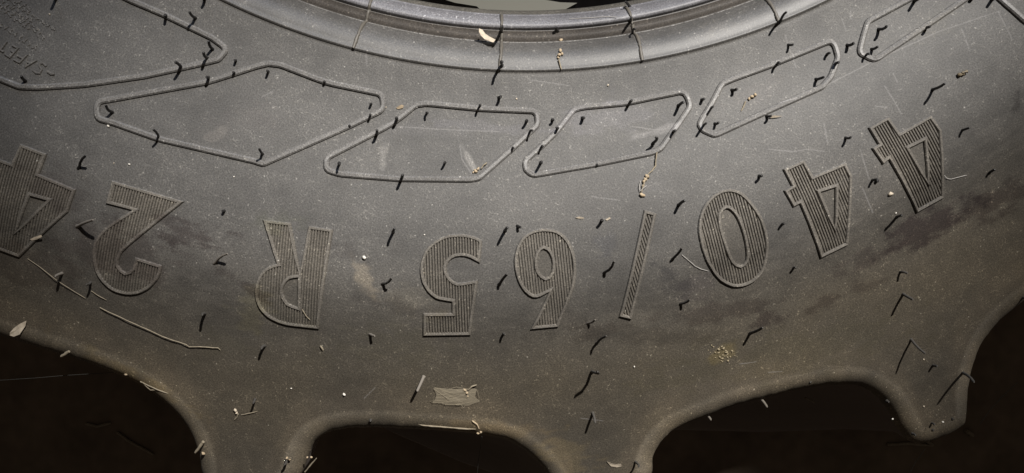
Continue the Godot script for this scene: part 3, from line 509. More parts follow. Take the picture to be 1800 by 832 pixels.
func outline() -> Array:
	return [-29.87,542.6, -28.56,541.9, -26.63,538.8, -24.69,537.5, -22.10,537.4, -20.14,541.4, -18.63,549.6, -17.71,559.9, -17.11,574.0, -16.77,587.0, -15.55,601.5, -14.90,605.0, -13.40,606.0, -12.90,603.5, -11.49,575.9, -11.21,566.0, -10.84,555.4, -10.29,549.0, -9.39,544.5, -7.82,542.0, -4.84,542.2, -2.17,544.6, -0.62,548.5, 0.44,556.1, 1.17,564.3, 1.73,573.8, 2.45,601.5, 3.10,605.0, 4.60,606.0, 5.10,603.5, 7.40,584.0, 7.64,573.2, 8.08,565.4, 8.97,558.1, 10.79,554.4, 12.76,552.9, 15.36,555.1, 17.61,559.5, 19.14,566.8, 20.09,577.6, 20.68,592.5, 21.03,608.4, 21.47,619.9, 22.64,624.1, 24.25,623.5, 24.67,618.1, 25.30,599.0, 25.93,586.0, 26.62,577.2, 27.86,570.7, 29.54,568.7, 31.28,571.7, 33.83,544.6, 35.38,548.5, 36.44,556.1, 37.17,564.3, 37.73,573.8, 38.45,601.5, 39.10,605.0, 40.60,606.0, 41.10,603.5, 42.51,575.9, 42.79,566.0, 43.16,555.4, 43.71,549.0, 44.61,544.5, 46.18,542.0, 49.16,542.2, 51.83,544.6, 53.38,548.5, 54.44,556.1, 55.17,564.3, 55.73,573.8, 56.45,601.5, 57.10,605.0, 58.60,606.0, 59.10,603.5, 60.51,575.9, 60.79,566.0, 61.16,555.4, 61.71,549.0, 62.61,544.5, 64.18,542.0, 67.16,542.2, 69.83,544.6, 71.38,548.5, 72.44,556.1, 73.17,564.3, 73.73,573.8, 74.45,601.5, 75.10,605.0, 76.60,606.0, 77.10,603.5, 78.51,575.9, 78.79,566.0, 79.16,555.4, 79.71,549.0, 80.61,544.5, 82.18,542.0, 85.16,542.2, 87.83,544.6, 89.38,548.5, 90.44,556.1, 91.17,564.3, 91.73,573.8, 92.45,601.5, 93.10,605.0, 94.60,606.0, 95.10,603.5, 96.51,575.9, 96.79,566.0, 97.16,555.4, 97.71,549.0, 98.61,544.5, 100.18,542.0, 103.16,542.2, 105.83,544.6, 107.38,548.5, 108.44,556.1, 109.17,564.3, 109.73,573.8, 110.45,601.5, 111.10,605.0, 112.60,606.0, 113.10,603.5, 114.51,575.9, 114.79,566.0, 115.16,555.4, 115.71,549.0, 116.61,544.5, 118.18,542.0, 121.16,542.2, 123.83,544.6, 125.38,548.5, 126.44,556.1, 127.17,564.3, 127.73,573.8, 128.45,601.5, 129.10,605.0, 130.60,606.0, 131.10,603.5, 132.51,575.9, 132.79,566.0, 133.16,555.4, 133.71,549.0, 134.61,544.5, 136.18,542.0, 139.16,542.2, 141.83,544.6, 143.38,548.5, 144.44,556.1, 145.17,564.3, 145.73,573.8, 146.45,601.5, 147.10,605.0, 148.60,606.0, 149.10,603.5, 150.51,575.9, 150.79,566.0, 151.16,555.4, 151.71,549.0, 152.61,544.5, 154.18,542.0, 157.16,542.2, 159.83,544.6, 161.38,548.5, 162.44,556.1, 163.17,564.3, 163.73,573.8, 164.45,601.5, 165.10,605.0, 166.60,606.0, 167.10,603.5, 168.51,575.9, 168.79,566.0, 169.16,555.4, 169.71,549.0, 170.61,544.5, 172.18,542.0, 175.16,542.2, 177.83,544.6, 179.38,548.5, 180.44,556.1, 181.17,564.3, 181.73,573.8, 182.45,601.5, 183.10,605.0, 184.60,606.0, 185.10,603.5, 186.51,575.9, 186.79,566.0, 187.16,555.4, 187.71,549.0, 188.61,544.5, 190.18,542.0, 193.16,542.2, 195.83,544.6, 197.38,548.5, 198.44,556.1, 199.17,564.3, 199.73,573.8, 200.45,601.5, 201.10,605.0, 202.60,606.0, 203.10,603.5, 204.51,575.9, 204.79,566.0, 205.16,555.4, 205.71,549.0, 206.61,544.5, 208.18,542.0, 211.16,542.2, 213.83,544.6, 215.38,548.5, 216.44,556.1, 217.17,564.3, 217.73,573.8, 218.45,601.5, 219.10,605.0, 220.60,606.0, 221.10,603.5, 222.51,575.9, 222.79,566.0, 223.16,555.4, 223.71,549.0, 224.61,544.5, 226.18,542.0, 229.16,542.2, 231.83,544.6, 233.38,548.5, 234.44,556.1, 235.17,564.3, 235.73,573.8, 236.45,601.5, 237.10,605.0, 238.60,606.0, 239.10,603.5, 240.51,575.9, 240.79,566.0, 241.16,555.4, 241.71,549.0, 242.61,544.5, 244.18,542.0, 247.16,542.2, 249.83,544.6, 251.38,548.5, 252.44,556.1, 253.17,564.3, 253.73,573.8, 254.45,601.5, 255.10,605.0, 256.60,606.0, 257.10,603.5, 258.51,575.9, 258.79,566.0, 259.16,555.4, 259.71,549.0, 260.61,544.5, 262.18,542.0, 265.16,542.2, 267.83,544.6, 269.38,548.5, 270.44,556.1, 271.17,564.3, 271.73,573.8, 272.45,601.5, 273.10,605.0, 274.60,606.0, 275.10,603.5, 276.51,575.9, 276.79,566.0, 277.16,555.4, 277.71,549.0, 278.61,544.5, 280.18,542.0, 283.16,542.2, 285.83,544.6, 287.38,548.5, 288.44,556.1, 289.17,564.3, 289.73,573.8, 290.45,601.5, 291.10,605.0, 292.60,606.0, 293.10,603.5, 294.51,575.9, 294.79,566.0, 295.16,555.4, 295.71,549.0, 296.61,544.5, 298.18,542.0, 301.16,542.2, 303.83,544.6, 305.38,548.5, 306.44,556.1, 307.17,564.3, 307.73,573.8, 308.45,601.5, 309.10,605.0, 310.60,606.0, 311.10,603.5, 312.51,575.9, 312.79,566.0, 313.16,555.4, 313.71,549.0, 314.61,544.5, 316.18,542.0, 319.16,542.2, 321.83,544.6, 323.38,548.5, 324.44,556.1, 325.17,564.3, 325.73,573.8, 326.45,601.5, 327.10,605.0, 328.60,606.0, 329.10,603.5]

func make_profile() -> void:
	var t := profile()
	prof.resize(3700)
	var k := 0
	for i in 3700:
		var s := 290.0 + i * 0.1
		while k < t.size() / 2 - 2 and s > t[k * 2 + 2]:
			k += 1
		prof[i] = lerpf(t[k * 2 + 1], t[k * 2 + 3], clampf((s - t[k * 2]) / (t[k * 2 + 2] - t[k * 2]), 0.0, 1.0)) * 0.001

func z_at(s: float) -> float:
	var f := clampf((s - 0.29) * 10000.0, 0.0, 3698.0)
	var i := int(f)
	return lerpf(prof[i], prof[i + 1], f - i)

func off(s: float) -> Vector2:
	return BEAD_AT * (1.0 - smoothstep(0.336, 0.446, s))

func height(p: Vector2) -> float:
	if p.length() > 0.446 + 0.06:
		return z_at(p.length())
	var lo := 0.2
	var hi := 0.7
	for i in 22:
		var m := (lo + hi) * 0.5
		if (p - off(m)).length() > m:
			lo = m
		else:
			hi = m
	return z_at(lo)

func v3(p: Vector2, z: float) -> Vector3:
	return Vector3(p.x, TOP + z, -p.y)

func onto(p: Vector2, up := 0.0) -> Vector3:        # a point of the sidewall, lifted by up
	return v3(p, height(p) + up)

func polar(deg: float, r: float) -> Vector2:
	return Vector2(sin(deg_to_rad(deg)), -cos(deg_to_rad(deg))) * r

func uv_of(p: Vector2) -> Vector2:
	return Vector2((p.x * 1000.0 - TX0) * PER_MM / TW, (-p.y * 1000.0 - TY0) * PER_MM / TH)

func array_mesh(v: PackedVector3Array, n: PackedVector3Array, uv: PackedVector2Array, ix: PackedInt32Array, col := PackedColorArray()) -> ArrayMesh:
	var a := []
	a.resize(Mesh.ARRAY_MAX)
	a[Mesh.ARRAY_VERTEX] = v
	a[Mesh.ARRAY_NORMAL] = n
	a[Mesh.ARRAY_TEX_UV] = uv
	a[Mesh.ARRAY_INDEX] = ix
	if col.size():
		a[Mesh.ARRAY_COLOR] = col
	var m := ArrayMesh.new()
	m.add_surface_from_arrays(Mesh.PRIMITIVE_TRIANGLES, a)
	return m

func grid_mesh(v: PackedVector3Array, n: PackedVector3Array, uv: PackedVector2Array, cols: int, rows: int, col := PackedColorArray()) -> ArrayMesh:
	var ix := PackedInt32Array()
	for c in cols - 1:
		for q in rows - 1:
			var a := c * rows + q
			for t in [[a, a + 1, a + rows], [a + 1, a + rows + 1, a + rows]]:
				var f := (v[t[2]] - v[t[0]]).cross(v[t[1]] - v[t[0]])
				if f.dot(n[t[0]] + n[t[1]] + n[t[2]]) < 0.0:
					ix.append_array([t[0], t[2], t[1]])
				else:
					ix.append_array([t[0], t[1], t[2]])
	return array_mesh(v, n, uv, ix, col)

func edge_points() -> PackedVector2Array:
	var t := outline()
	var p := PackedVector2Array()
	for i in range(0, t.size(), 2):
		p.append(polar(t[i], t[i + 1] * 0.001))
	var outp := PackedVector2Array()
	var n := p.size()
	for i in n:
		var p0 := p[(i + n - 1) % n]
		var p1 := p[i]
		var p2 := p[(i + 1) % n]
		var p3 := p[(i + 2) % n]
		var d := p1.distance_to(p2)
		var m1 := (p2 - p0) / (p1.distance_to(p0) + d) * d
		var m2 := (p3 - p1) / (p3.distance_to(p2) + d) * d
		var near: bool = absf(rad_to_deg(atan2(p1.x, -p1.y))) < 42.0
		var k := maxi(1, int(d / (0.0016 if near else 0.007)))
		for j in k:
			var u := float(j) / k
			outp.append(p1 * (2 * u * u * u - 3 * u * u + 1) + m1 * (u * u * u - 2 * u * u + u) + p2 * (3 * u * u - 2 * u * u * u) + m2 * (u * u * u - u * u))
	return outp

func tyre_body(tyre: Node3D) -> void:
	var e := edge_points()
	var n := e.size()
	var rows_s: Array = []
	var t := profile()
	for i in range(0, t.size(), 2):
		if t[i] < 496.0:
			var s: float = t[i] * 0.001
			if i > 0 and s - rows_s[-1] > 0.012:
				rows_s.append((s + rows_s[-1]) * 0.5)
			rows_s.append(s)
	var split := 0
	while rows_s[split] < 0.3335:
		split += 1
	var w := 0.0122
	var bv := PackedVector3Array()
	var bn := PackedVector3Array()
	var bu := PackedVector2Array()
	var sv := PackedVector3Array()
	var sn := PackedVector3Array()
	var su := PackedVector2Array()
	var bc := PackedColorArray()
	var sc := PackedColorArray()
	var dusty := FastNoiseLite.new()
	dusty.seed = 77
	dusty.frequency = 26.0
	dusty.fractal_octaves = 3
	var plain := Color(0.4545, 0.4545, 0.4545)
	var tv := PackedVector3Array()
	var tn := PackedVector3Array()
	var tu := PackedVector2Array()
	var cv := PackedVector3Array()
	var cn := PackedVector3Array()
	var depths := [0.0, 0.006, 0.02, 0.05, 0.10, 0.16, 0.21, 0.30, 0.385]
	var cave := [[0.294, -0.080], [0.302, -0.088], [0.34, -0.075], [0.42, -0.055], [0.49, -0.07], [0.515, -0.12], [0.52, -0.21], [0.51, -0.31], [0.47, -0.365], [0.40, -0.375], [0.33, -0.345], [0.298, -0.350], [0.300, -0.41], [0.34, -0.421], [0.45, -0.426]]
	# the edge is a little worn and uneven
	for i in n:
		e[i] += e[i].normalized() * 0.0006 * (dusty.get_noise_2dv(e[i] * 2.2) + 0.5 * dusty.get_noise_2dv(e[i] * 7.0))
	var outs := PackedVector2Array()
	var inns := PackedVector2Array()
	var turns := PackedFloat64Array()
	for i in n:
		var along := (e[(i + 1) % n] - e[(i + n - 1) % n]).normalized()
		var o := Vector2(along.y, -along.x)
		if o.dot(e[i]) < -0.2 * e[i].length():
			o = -o
		outs.append(o)
		inns.append(e[i] - o * w)
		var a := atan2(inns[i].x, -inns[i].y)
		if i > 0:
			while a < turns[i - 1] - PI:
				a += TAU
			while a > turns[i - 1] + PI:
				a -= TAU
		turns.append(a)
	# where the inner ends of neighbouring columns would cross, share the angle out between them
	var rising := turns.duplicate()
	for i in range(1, n):
		rising[i] = maxf(rising[i], rising[i - 1] + 0.00002)
	var falling := turns.duplicate()
	for i in range(n - 2, -1, -1):
		falling[i] = minf(falling[i], falling[i + 1] - 0.00002)
	for i in n:
		turns[i] = (rising[i] + falling[i]) * 0.5
	for c in n + 1:
		var i := c % n
		var p := e[i]
		var outw := outs[i]
		var inner := Vector2(sin(turns[i]), -cos(turns[i])) * inns[i].length()
		var dir := inner.normalized()
		for k in rows_s.size():
			var s: float = rows_s[k]
			var a: float = rows_s[maxi(k - 1, 0)]
			var b: float = rows_s[mini(k + 1, rows_s.size() - 1)]
			var na := Vector2(z_at(a) - z_at(s), s - a).normalized() if k > 0 else Vector2.ZERO
			var nb := Vector2(z_at(s) - z_at(b), b - s).normalized() if k < rows_s.size() - 1 else Vector2.ZERO
			var nn := (na + nb).normalized()
			var q := off(s) + dir * s
			var nrm := Vector3(dir.x * nn.x, nn.y, -dir.y * nn.x)
			if k <= split:
				bv.append(v3(q, z_at(s)))
				bn.append(nrm)
				bu.append(uv_of(q))
				# cool sheen painted on the round heel, the flat seat beside it dull brown
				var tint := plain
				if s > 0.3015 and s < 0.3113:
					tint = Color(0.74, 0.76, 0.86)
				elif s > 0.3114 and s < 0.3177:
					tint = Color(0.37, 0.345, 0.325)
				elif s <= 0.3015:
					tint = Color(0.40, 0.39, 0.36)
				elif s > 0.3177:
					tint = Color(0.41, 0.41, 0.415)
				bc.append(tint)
			if k >= split:
				sv.append(v3(q, z_at(s)))
				sn.append(nrm)
				su.append(uv_of(q))
				sc.append(plain)
		var s0: float = rows_s[-1]
		var s1 := inner.length()
		for k in range(1, 9):
			var s := lerpf(s0, s1, k / 8.0)
			var q := dir * s
			var sl := (z_at(s + 0.004) - z_at(s - 0.004)) / 0.008
			sv.append(v3(q, z_at(s)))
			sn.append(Vector3(-sl * dir.x, 1.0, sl * dir.y).normalized())
			su.append(uv_of(q))
			sc.append(plain.lerp(Color(0.64, 0.62, 0.60), smoothstep(0.45, 1.0, k / 8.0) * smoothstep(0.020, 0.008, s1 - s) * (0.65 + 0.5 * dusty.get_noise_2dv(q))))
		var zi := z_at(s1)
		for k in range(1, 9):
			var a := k / 8.0 * PI * 0.5
			var q := inner.lerp(p, sin(a))
			sv.append(v3(q, zi - w * 0.75 * (1.0 - cos(a))))
			sn.append(Vector3(outw.x * sin(a), cos(a) + 0.001, -outw.y * sin(a)).normalized())
			su.append(uv_of(q))
			# field dust on the rounded lug edge, lightened further for its painted sheen
			sc.append(plain.lerp(Color(0.80, 0.765, 0.71), clampf(0.35 + 0.5 * k / 8.0 + 0.6 * dusty.get_noise_2dv(q), 0.0, 1.0)))
		for k in depths.size():
			var d: float = depths[k]
			var turn := -1.5 * maxf(0.0, minf(d, 0.21) - 0.03)
			var root := clampf((0.585 - p.length()) / 0.05, 0.0, 1.0)
			var q := (p * (1.0 + root * 0.10 * minf(d, 0.12))).rotated(turn)
			var o := outw.rotated(turn)
			tv.append(v3(q, zi - w * 0.75 - d))
			tn.append(Vector3(o.x, 0.0, -o.y))
			tu.append(Vector2(0, 0))
		for k in cave.size():
			var s: float = cave[k][0]
			cv.append(v3(off(s if k < 7 else 0.3) * (1.0 if k < 3 or k > 9 else 0.4) + dir * s, cave[k][1]))
			cn.append(Vector3(-dir.x, 0.0, dir.y) if k > 0 and k < 11 else Vector3.DOWN)
	var extra := (sv.size()) / (n + 1)
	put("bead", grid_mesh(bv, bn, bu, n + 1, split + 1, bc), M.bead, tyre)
	put("sidewall", grid_mesh(sv, sn, su, n + 1, extra, sc), M.rubber, tyre)
	put("tread_lugs", grid_mesh(tv, tn, tu, n + 1, depths.size()), M.tread, tyre)
	var cu := PackedVector2Array()
	cu.resize(cv.size())
	put("inner_cavity", grid_mesh(cv, cn, cu, n + 1, cave.size()), M.tread, tyre)

# ---------------------------------------------------------------- swept pieces
func tri(st: SurfaceTool, a: Vector3, b: Vector3, c: Vector3, hint: Vector3, ua := Vector2.ZERO, ub := Vector2.ZERO, uc := Vector2.ZERO) -> void:
	var f := (c - a).cross(b - a)
	if f.length_squared() < 1e-18:
		return
	var nn := f.normalized()
	if nn.dot(hint) < 0.0:
		nn = -nn
		var k := b
		b = c
		c = k
		var ku := ub
		ub = uc
		uc = ku
	for q in [[a, ua], [b, ub], [c, uc]]:
		st.set_normal(nn)
		st.set_uv(q[1])
		st.add_vertex(q[0])

func quad(st: SurfaceTool, a: Vector3, b: Vector3, c: Vector3, d: Vector3, hint: Vector3, ua := Vector2.ZERO, ub := Vector2.ZERO, uc := Vector2.ZERO, ud := Vector2.ZERO) -> void:
	tri(st, a, b, c, hint, ua, ub, uc)
	tri(st, a, c, d, hint, ua, uc, ud)

func started() -> SurfaceTool:
	var st := SurfaceTool.new()
	st.begin(Mesh.PRIMITIVE_TRIANGLES)
	return st

func to_points(flat: Array) -> PackedVector2Array:
	var p := PackedVector2Array()
	for i in range(0, flat.size() - 1, 2):
		p.append(Vector2(flat[i], flat[i + 1]) * 0.001)
	return p

func signed_area(p: PackedVector2Array) -> float:
	var a := 0.0
	for i in p.size():
		a += p[i].cross(p[(i + 1) % p.size()])
	return a * 0.5

func ridge(st: SurfaceTool, p: PackedVector2Array, wide: float, top: float, high: float, closed := true, inset := 0.0) -> void:
	# a raised bar of rounded cross-section along a line drawn on the sidewall
	var n := p.size()
	var sect := [[-wide * 0.5, -0.0004], [-wide * 0.5 * 0.86, high * 0.62], [-top * 0.5, high], [top * 0.5, high], [wide * 0.5 * 0.86, high * 0.62], [wide * 0.5, -0.0004]]
	var pos: Array = []
	var nor: Array = []
	var side: Array = []
	for i in n:
		var a := p[(i + n - 1) % n] if closed or i > 0 else p[i] * 2.0 - p[i + 1]
		var b := p[(i + 1) % n] if closed or i < n - 1 else p[i] * 2.0 - p[i - 1]
		var d0 := (p[i] - a).normalized()
		var d1 := (b - p[i]).normalized()
		var m := (d0.orthogonal() + d1.orthogonal()).normalized()
		var stretch := 1.0 / maxf(0.45, m.dot(d0.orthogonal()))
		var c := p[i] + m * stretch * inset
		var base := height(c)
		var ring: Array = []
		for q in sect:
			var at: Vector2 = c + m * stretch * q[0]
			ring.append([v3(at, base + q[1]), uv_of(at)])
		pos.append(ring)
		side.append(Vector3(m.x, 0.0, -m.y))
	for i in (n if closed else n - 1):
		var j := (i + 1) % n
		var steps := 1
		for k in 5:
			var hint: Vector3 = [-side[i] * 1.0 + Vector3.UP * 0.25, -side[i] * 0.5 + Vector3.UP, Vector3.UP, side[i] * 0.5 + Vector3.UP, side[i] + Vector3.UP * 0.25][k]
			quad(st, pos[i][k][0], pos[i][k + 1][0], pos[j][k + 1][0], pos[j][k][0], hint, pos[i][k][1], pos[i][k + 1][1], pos[j][k + 1][1], pos[j][k][1])
	if not closed:
		for e in [0, n - 1]:
			var o := (p[0] - p[1]) if e == 0 else (p[n - 1] - p[n - 2])
			for k in range(1, 5):
				tri(st, pos[e][0][0], pos[e][k][0], pos[e][k + 1][0], Vector3(o.x, 0.0, -o.y), pos[e][0][1], pos[e][k][1], pos[e][k + 1][1])

func refine(p: PackedVector2Array, step: float) -> PackedVector2Array:
	var q := PackedVector2Array()
	for i in p.size():
		var b := p[(i + 1) % p.size()]
		var k := maxi(1, int(ceil(p[i].distance_to(b) / step)))
		for j in k:
			q.append(p[i].lerp(b, float(j) / k))
	return q

func raised_outline(tyre: Node3D, flat: Array) -> void:
	var st := started()
	ridge(st, refine(to_points(flat), 0.006), 0.0031, 0.0013, 0.0016)
	put("raised_outline", st.commit(), M.lit_edge, tyre)

func raised_sign(tyre: Node3D, kind: String, flat: Array, holes: Array, slope: float, high: float) -> void:
	var p := to_points(flat)
	var st := started()
	var s := signf(signed_area(p))
	ridge(st, refine(p, 0.006), 0.0019, 0.0009, 0.0013, true, 0.0008 * inward(p))
	var cuts: Array = []
	for h in holes:
		var q := to_points(h)
		ridge(st, refine(q, 0.006), 0.0019, 0.0009, 0.0013, true, -0.0008 * inward(q))
		cuts.append(q)
	var o := put(kind, st.commit(), M.lit_edge, tyre)
	# the ribs that fill it
	var mm := PackedVector2Array()
	for v in p:
		mm.append(v * 1000.0)
	var inside: Array = Geometry2D.offset_polygon(mm, -1.0)
	var d := Vector2(cos(slope), sin(slope))
	var m := d.orthogonal()
	var lo := INF
	var hi := -INF
	for v in mm:
		lo = minf(lo, v.dot(m))
		hi = maxf(hi, v.dot(m))
	var mid := mm[0].dot(d)
	var rs := started()
	var k := lo + 1.2
	while k < hi:
		var line := PackedVector2Array([m * k + d * (mid - 120.0), m * k + d * (mid + 120.0)])
		for poly in inside:
			for seg in Geometry2D.intersect_polyline_with_polygon(line, poly):
				var left: Array = [seg]
				for cut in cuts:
					var c := PackedVector2Array()
					for v in cut:
						c.append(v * 1000.0)
					var grown: Array = Geometry2D.offset_polygon(c, 1.0)
					var after: Array = []
					for piece in left:
						for g in grown:
							after.append_array(Geometry2D.clip_polyline_with_polygon(piece, g))
					left = after
				for piece in left:
					var a: Vector2 = piece[0] * 0.001
					var b: Vector2 = piece[piece.size() - 1] * 0.001
					var parts := maxi(1, int(a.distance_to(b) / 0.008))
					var bar := PackedVector2Array()
					for q in parts + 1:
						bar.append(a.lerp(b, float(q) / parts))
					if a.distance_to(b) > 0.0006:
						ridge(rs, bar, 0.00108, 0.00055, high * 0.001, false)
		k += 1.32
	var ribs := put("ribbing", rs.commit(), M.ridge, o)
	ribs.set_meta("kind", "stuff")

func inward(p: PackedVector2Array) -> float:
	# +1 if the left-hand normal used by ridge() points into the outline
	var d := (p[1] - p[0]).normalized().orthogonal()
	var q := (p[0] + p[1]) * 0.5 + d * 0.0003
	return 1.0 if Geometry2D.is_point_in_polygon(q, p) else -1.0

func tube(st: SurfaceTool, path: Array, radii: Array, sides := 7) -> void:
	var n := path.size()
	var rings: Array = []
	var ref := Vector3(0.31, 0.2, 0.9).normalized()
	for i in n:
		var d: Vector3 = (path[mini(i + 1, n - 1)] - path[maxi(i - 1, 0)]).normalized()
		var x := d.cross(ref).normalized()
		if x.length() < 0.5:
			x = d.cross(Vector3.RIGHT).normalized()
		var y := d.cross(x)
		var ring: Array = []
		for k in sides:
			var a := TAU * k / sides
			var o := x * cos(a) + y * sin(a)
			ring.append([path[i] + o * radii[i], o])
		rings.append(ring)
	for i in n - 1:
		for k in sides:
			var j := (k + 1) % sides
			var a = rings[i][k]
			var b = rings[i + 1][k]
			var c = rings[i + 1][j]
			var e = rings[i][j]
			for t in [[a, b, c], [a, c, e]]:
				var f: Vector3 = (t[2][0] - t[0][0]).cross(t[1][0] - t[0][0])
				var order: Array = t if f.dot(t[0][1]) >= 0.0 else [t[0], t[2], t[1]]
				for v in order:
					st.set_normal(v[1])
					st.set_uv(Vector2.ZERO)
					st.add_vertex(v[0])
	for e in [0, n - 1]:
		var o: Vector3 = (path[0] - path[1]) if e == 0 else (path[n - 1] - path[n - 2])
		for k in range(1, sides - 1):
			tri(st, rings[e][0][0], rings[e][k][0], rings[e][k + 1][0], o)

# ---------------------------------------------------------------- bead
func bead_details(tyre: Node3D) -> void:
	# seams left by the mould vents, running across the bead
	for deg in [-18.10, -5.80, 6.20, 18.10]:
		var path: Array = []
		var radii: Array = []
		var s := 0.3024
		var wob := rng.randfn(0.0, 0.02)
		while s < 0.3335:
			var u := (s - 0.3024) / 0.031
			path.append(v3(off(s) + polar(deg + wob * sin(u * 9.0) + 0.12 * sin(u * PI) + rng.randfn(0.0, 0.012), s), z_at(s) + 0.0002))
			radii.append(0.00085 + 0.00012 * sin(u * 23.0 + deg))
			s += 0.0009
		var st := started()
		tube(st, path, radii, 8)
		put("mould_seam", st.commit(), M.ridge, tyre)
	# ragged flash on the line between the rim seat and the rounded ridge
	var st := started()
	var deg := -52.0
	var last: Array = []
	var hh := 0.0004
	while deg < 52.0:
		hh = clampf(hh + rng.randfn(0.0, 0.00026), 0.0003, 0.0012)
		var now: Array = []
		for q in [[0.3171, -0.0002], [0.31735, hh], [0.31775, hh], [0.3180, -0.0002]]:
			var p := off(q[0]) + polar(deg, q[0])
			now.append([v3(p, z_at(0.3175) + q[1]), uv_of(p)])
		if last:
			var inn := Vector3(-sin(deg_to_rad(deg)), 0.3, -cos(deg_to_rad(deg)))
			quad(st, last[0][0], last[1][0], now[1][0], now[0][0], inn, last[0][1], last[1][1], now[1][1], now[0][1])
			quad(st, last[1][0], last[2][0], now[2][0], now[1][0], Vector3.UP, last[1][1], last[2][1], now[2][1], now[1][1])
			quad(st, last[2][0], last[3][0], now[3][0], now[2][0], -inn + Vector3.UP, last[2][1], last[3][1], now[3][1], now[2][1])
		last = now
		deg += 0.16
	put("flash_line", st.commit(), M.lit_edge, tyre)

# ---------------------------------------------------------------- small print
func small_letter(tyre: Node3D, strokes: Array) -> void:
	var st := started()
	for s in strokes:
		ridge(st, to_points(s), 0.0010, 0.0004, 0.0008, false)
	put("small_letter", st.commit(), M.ridge, tyre)

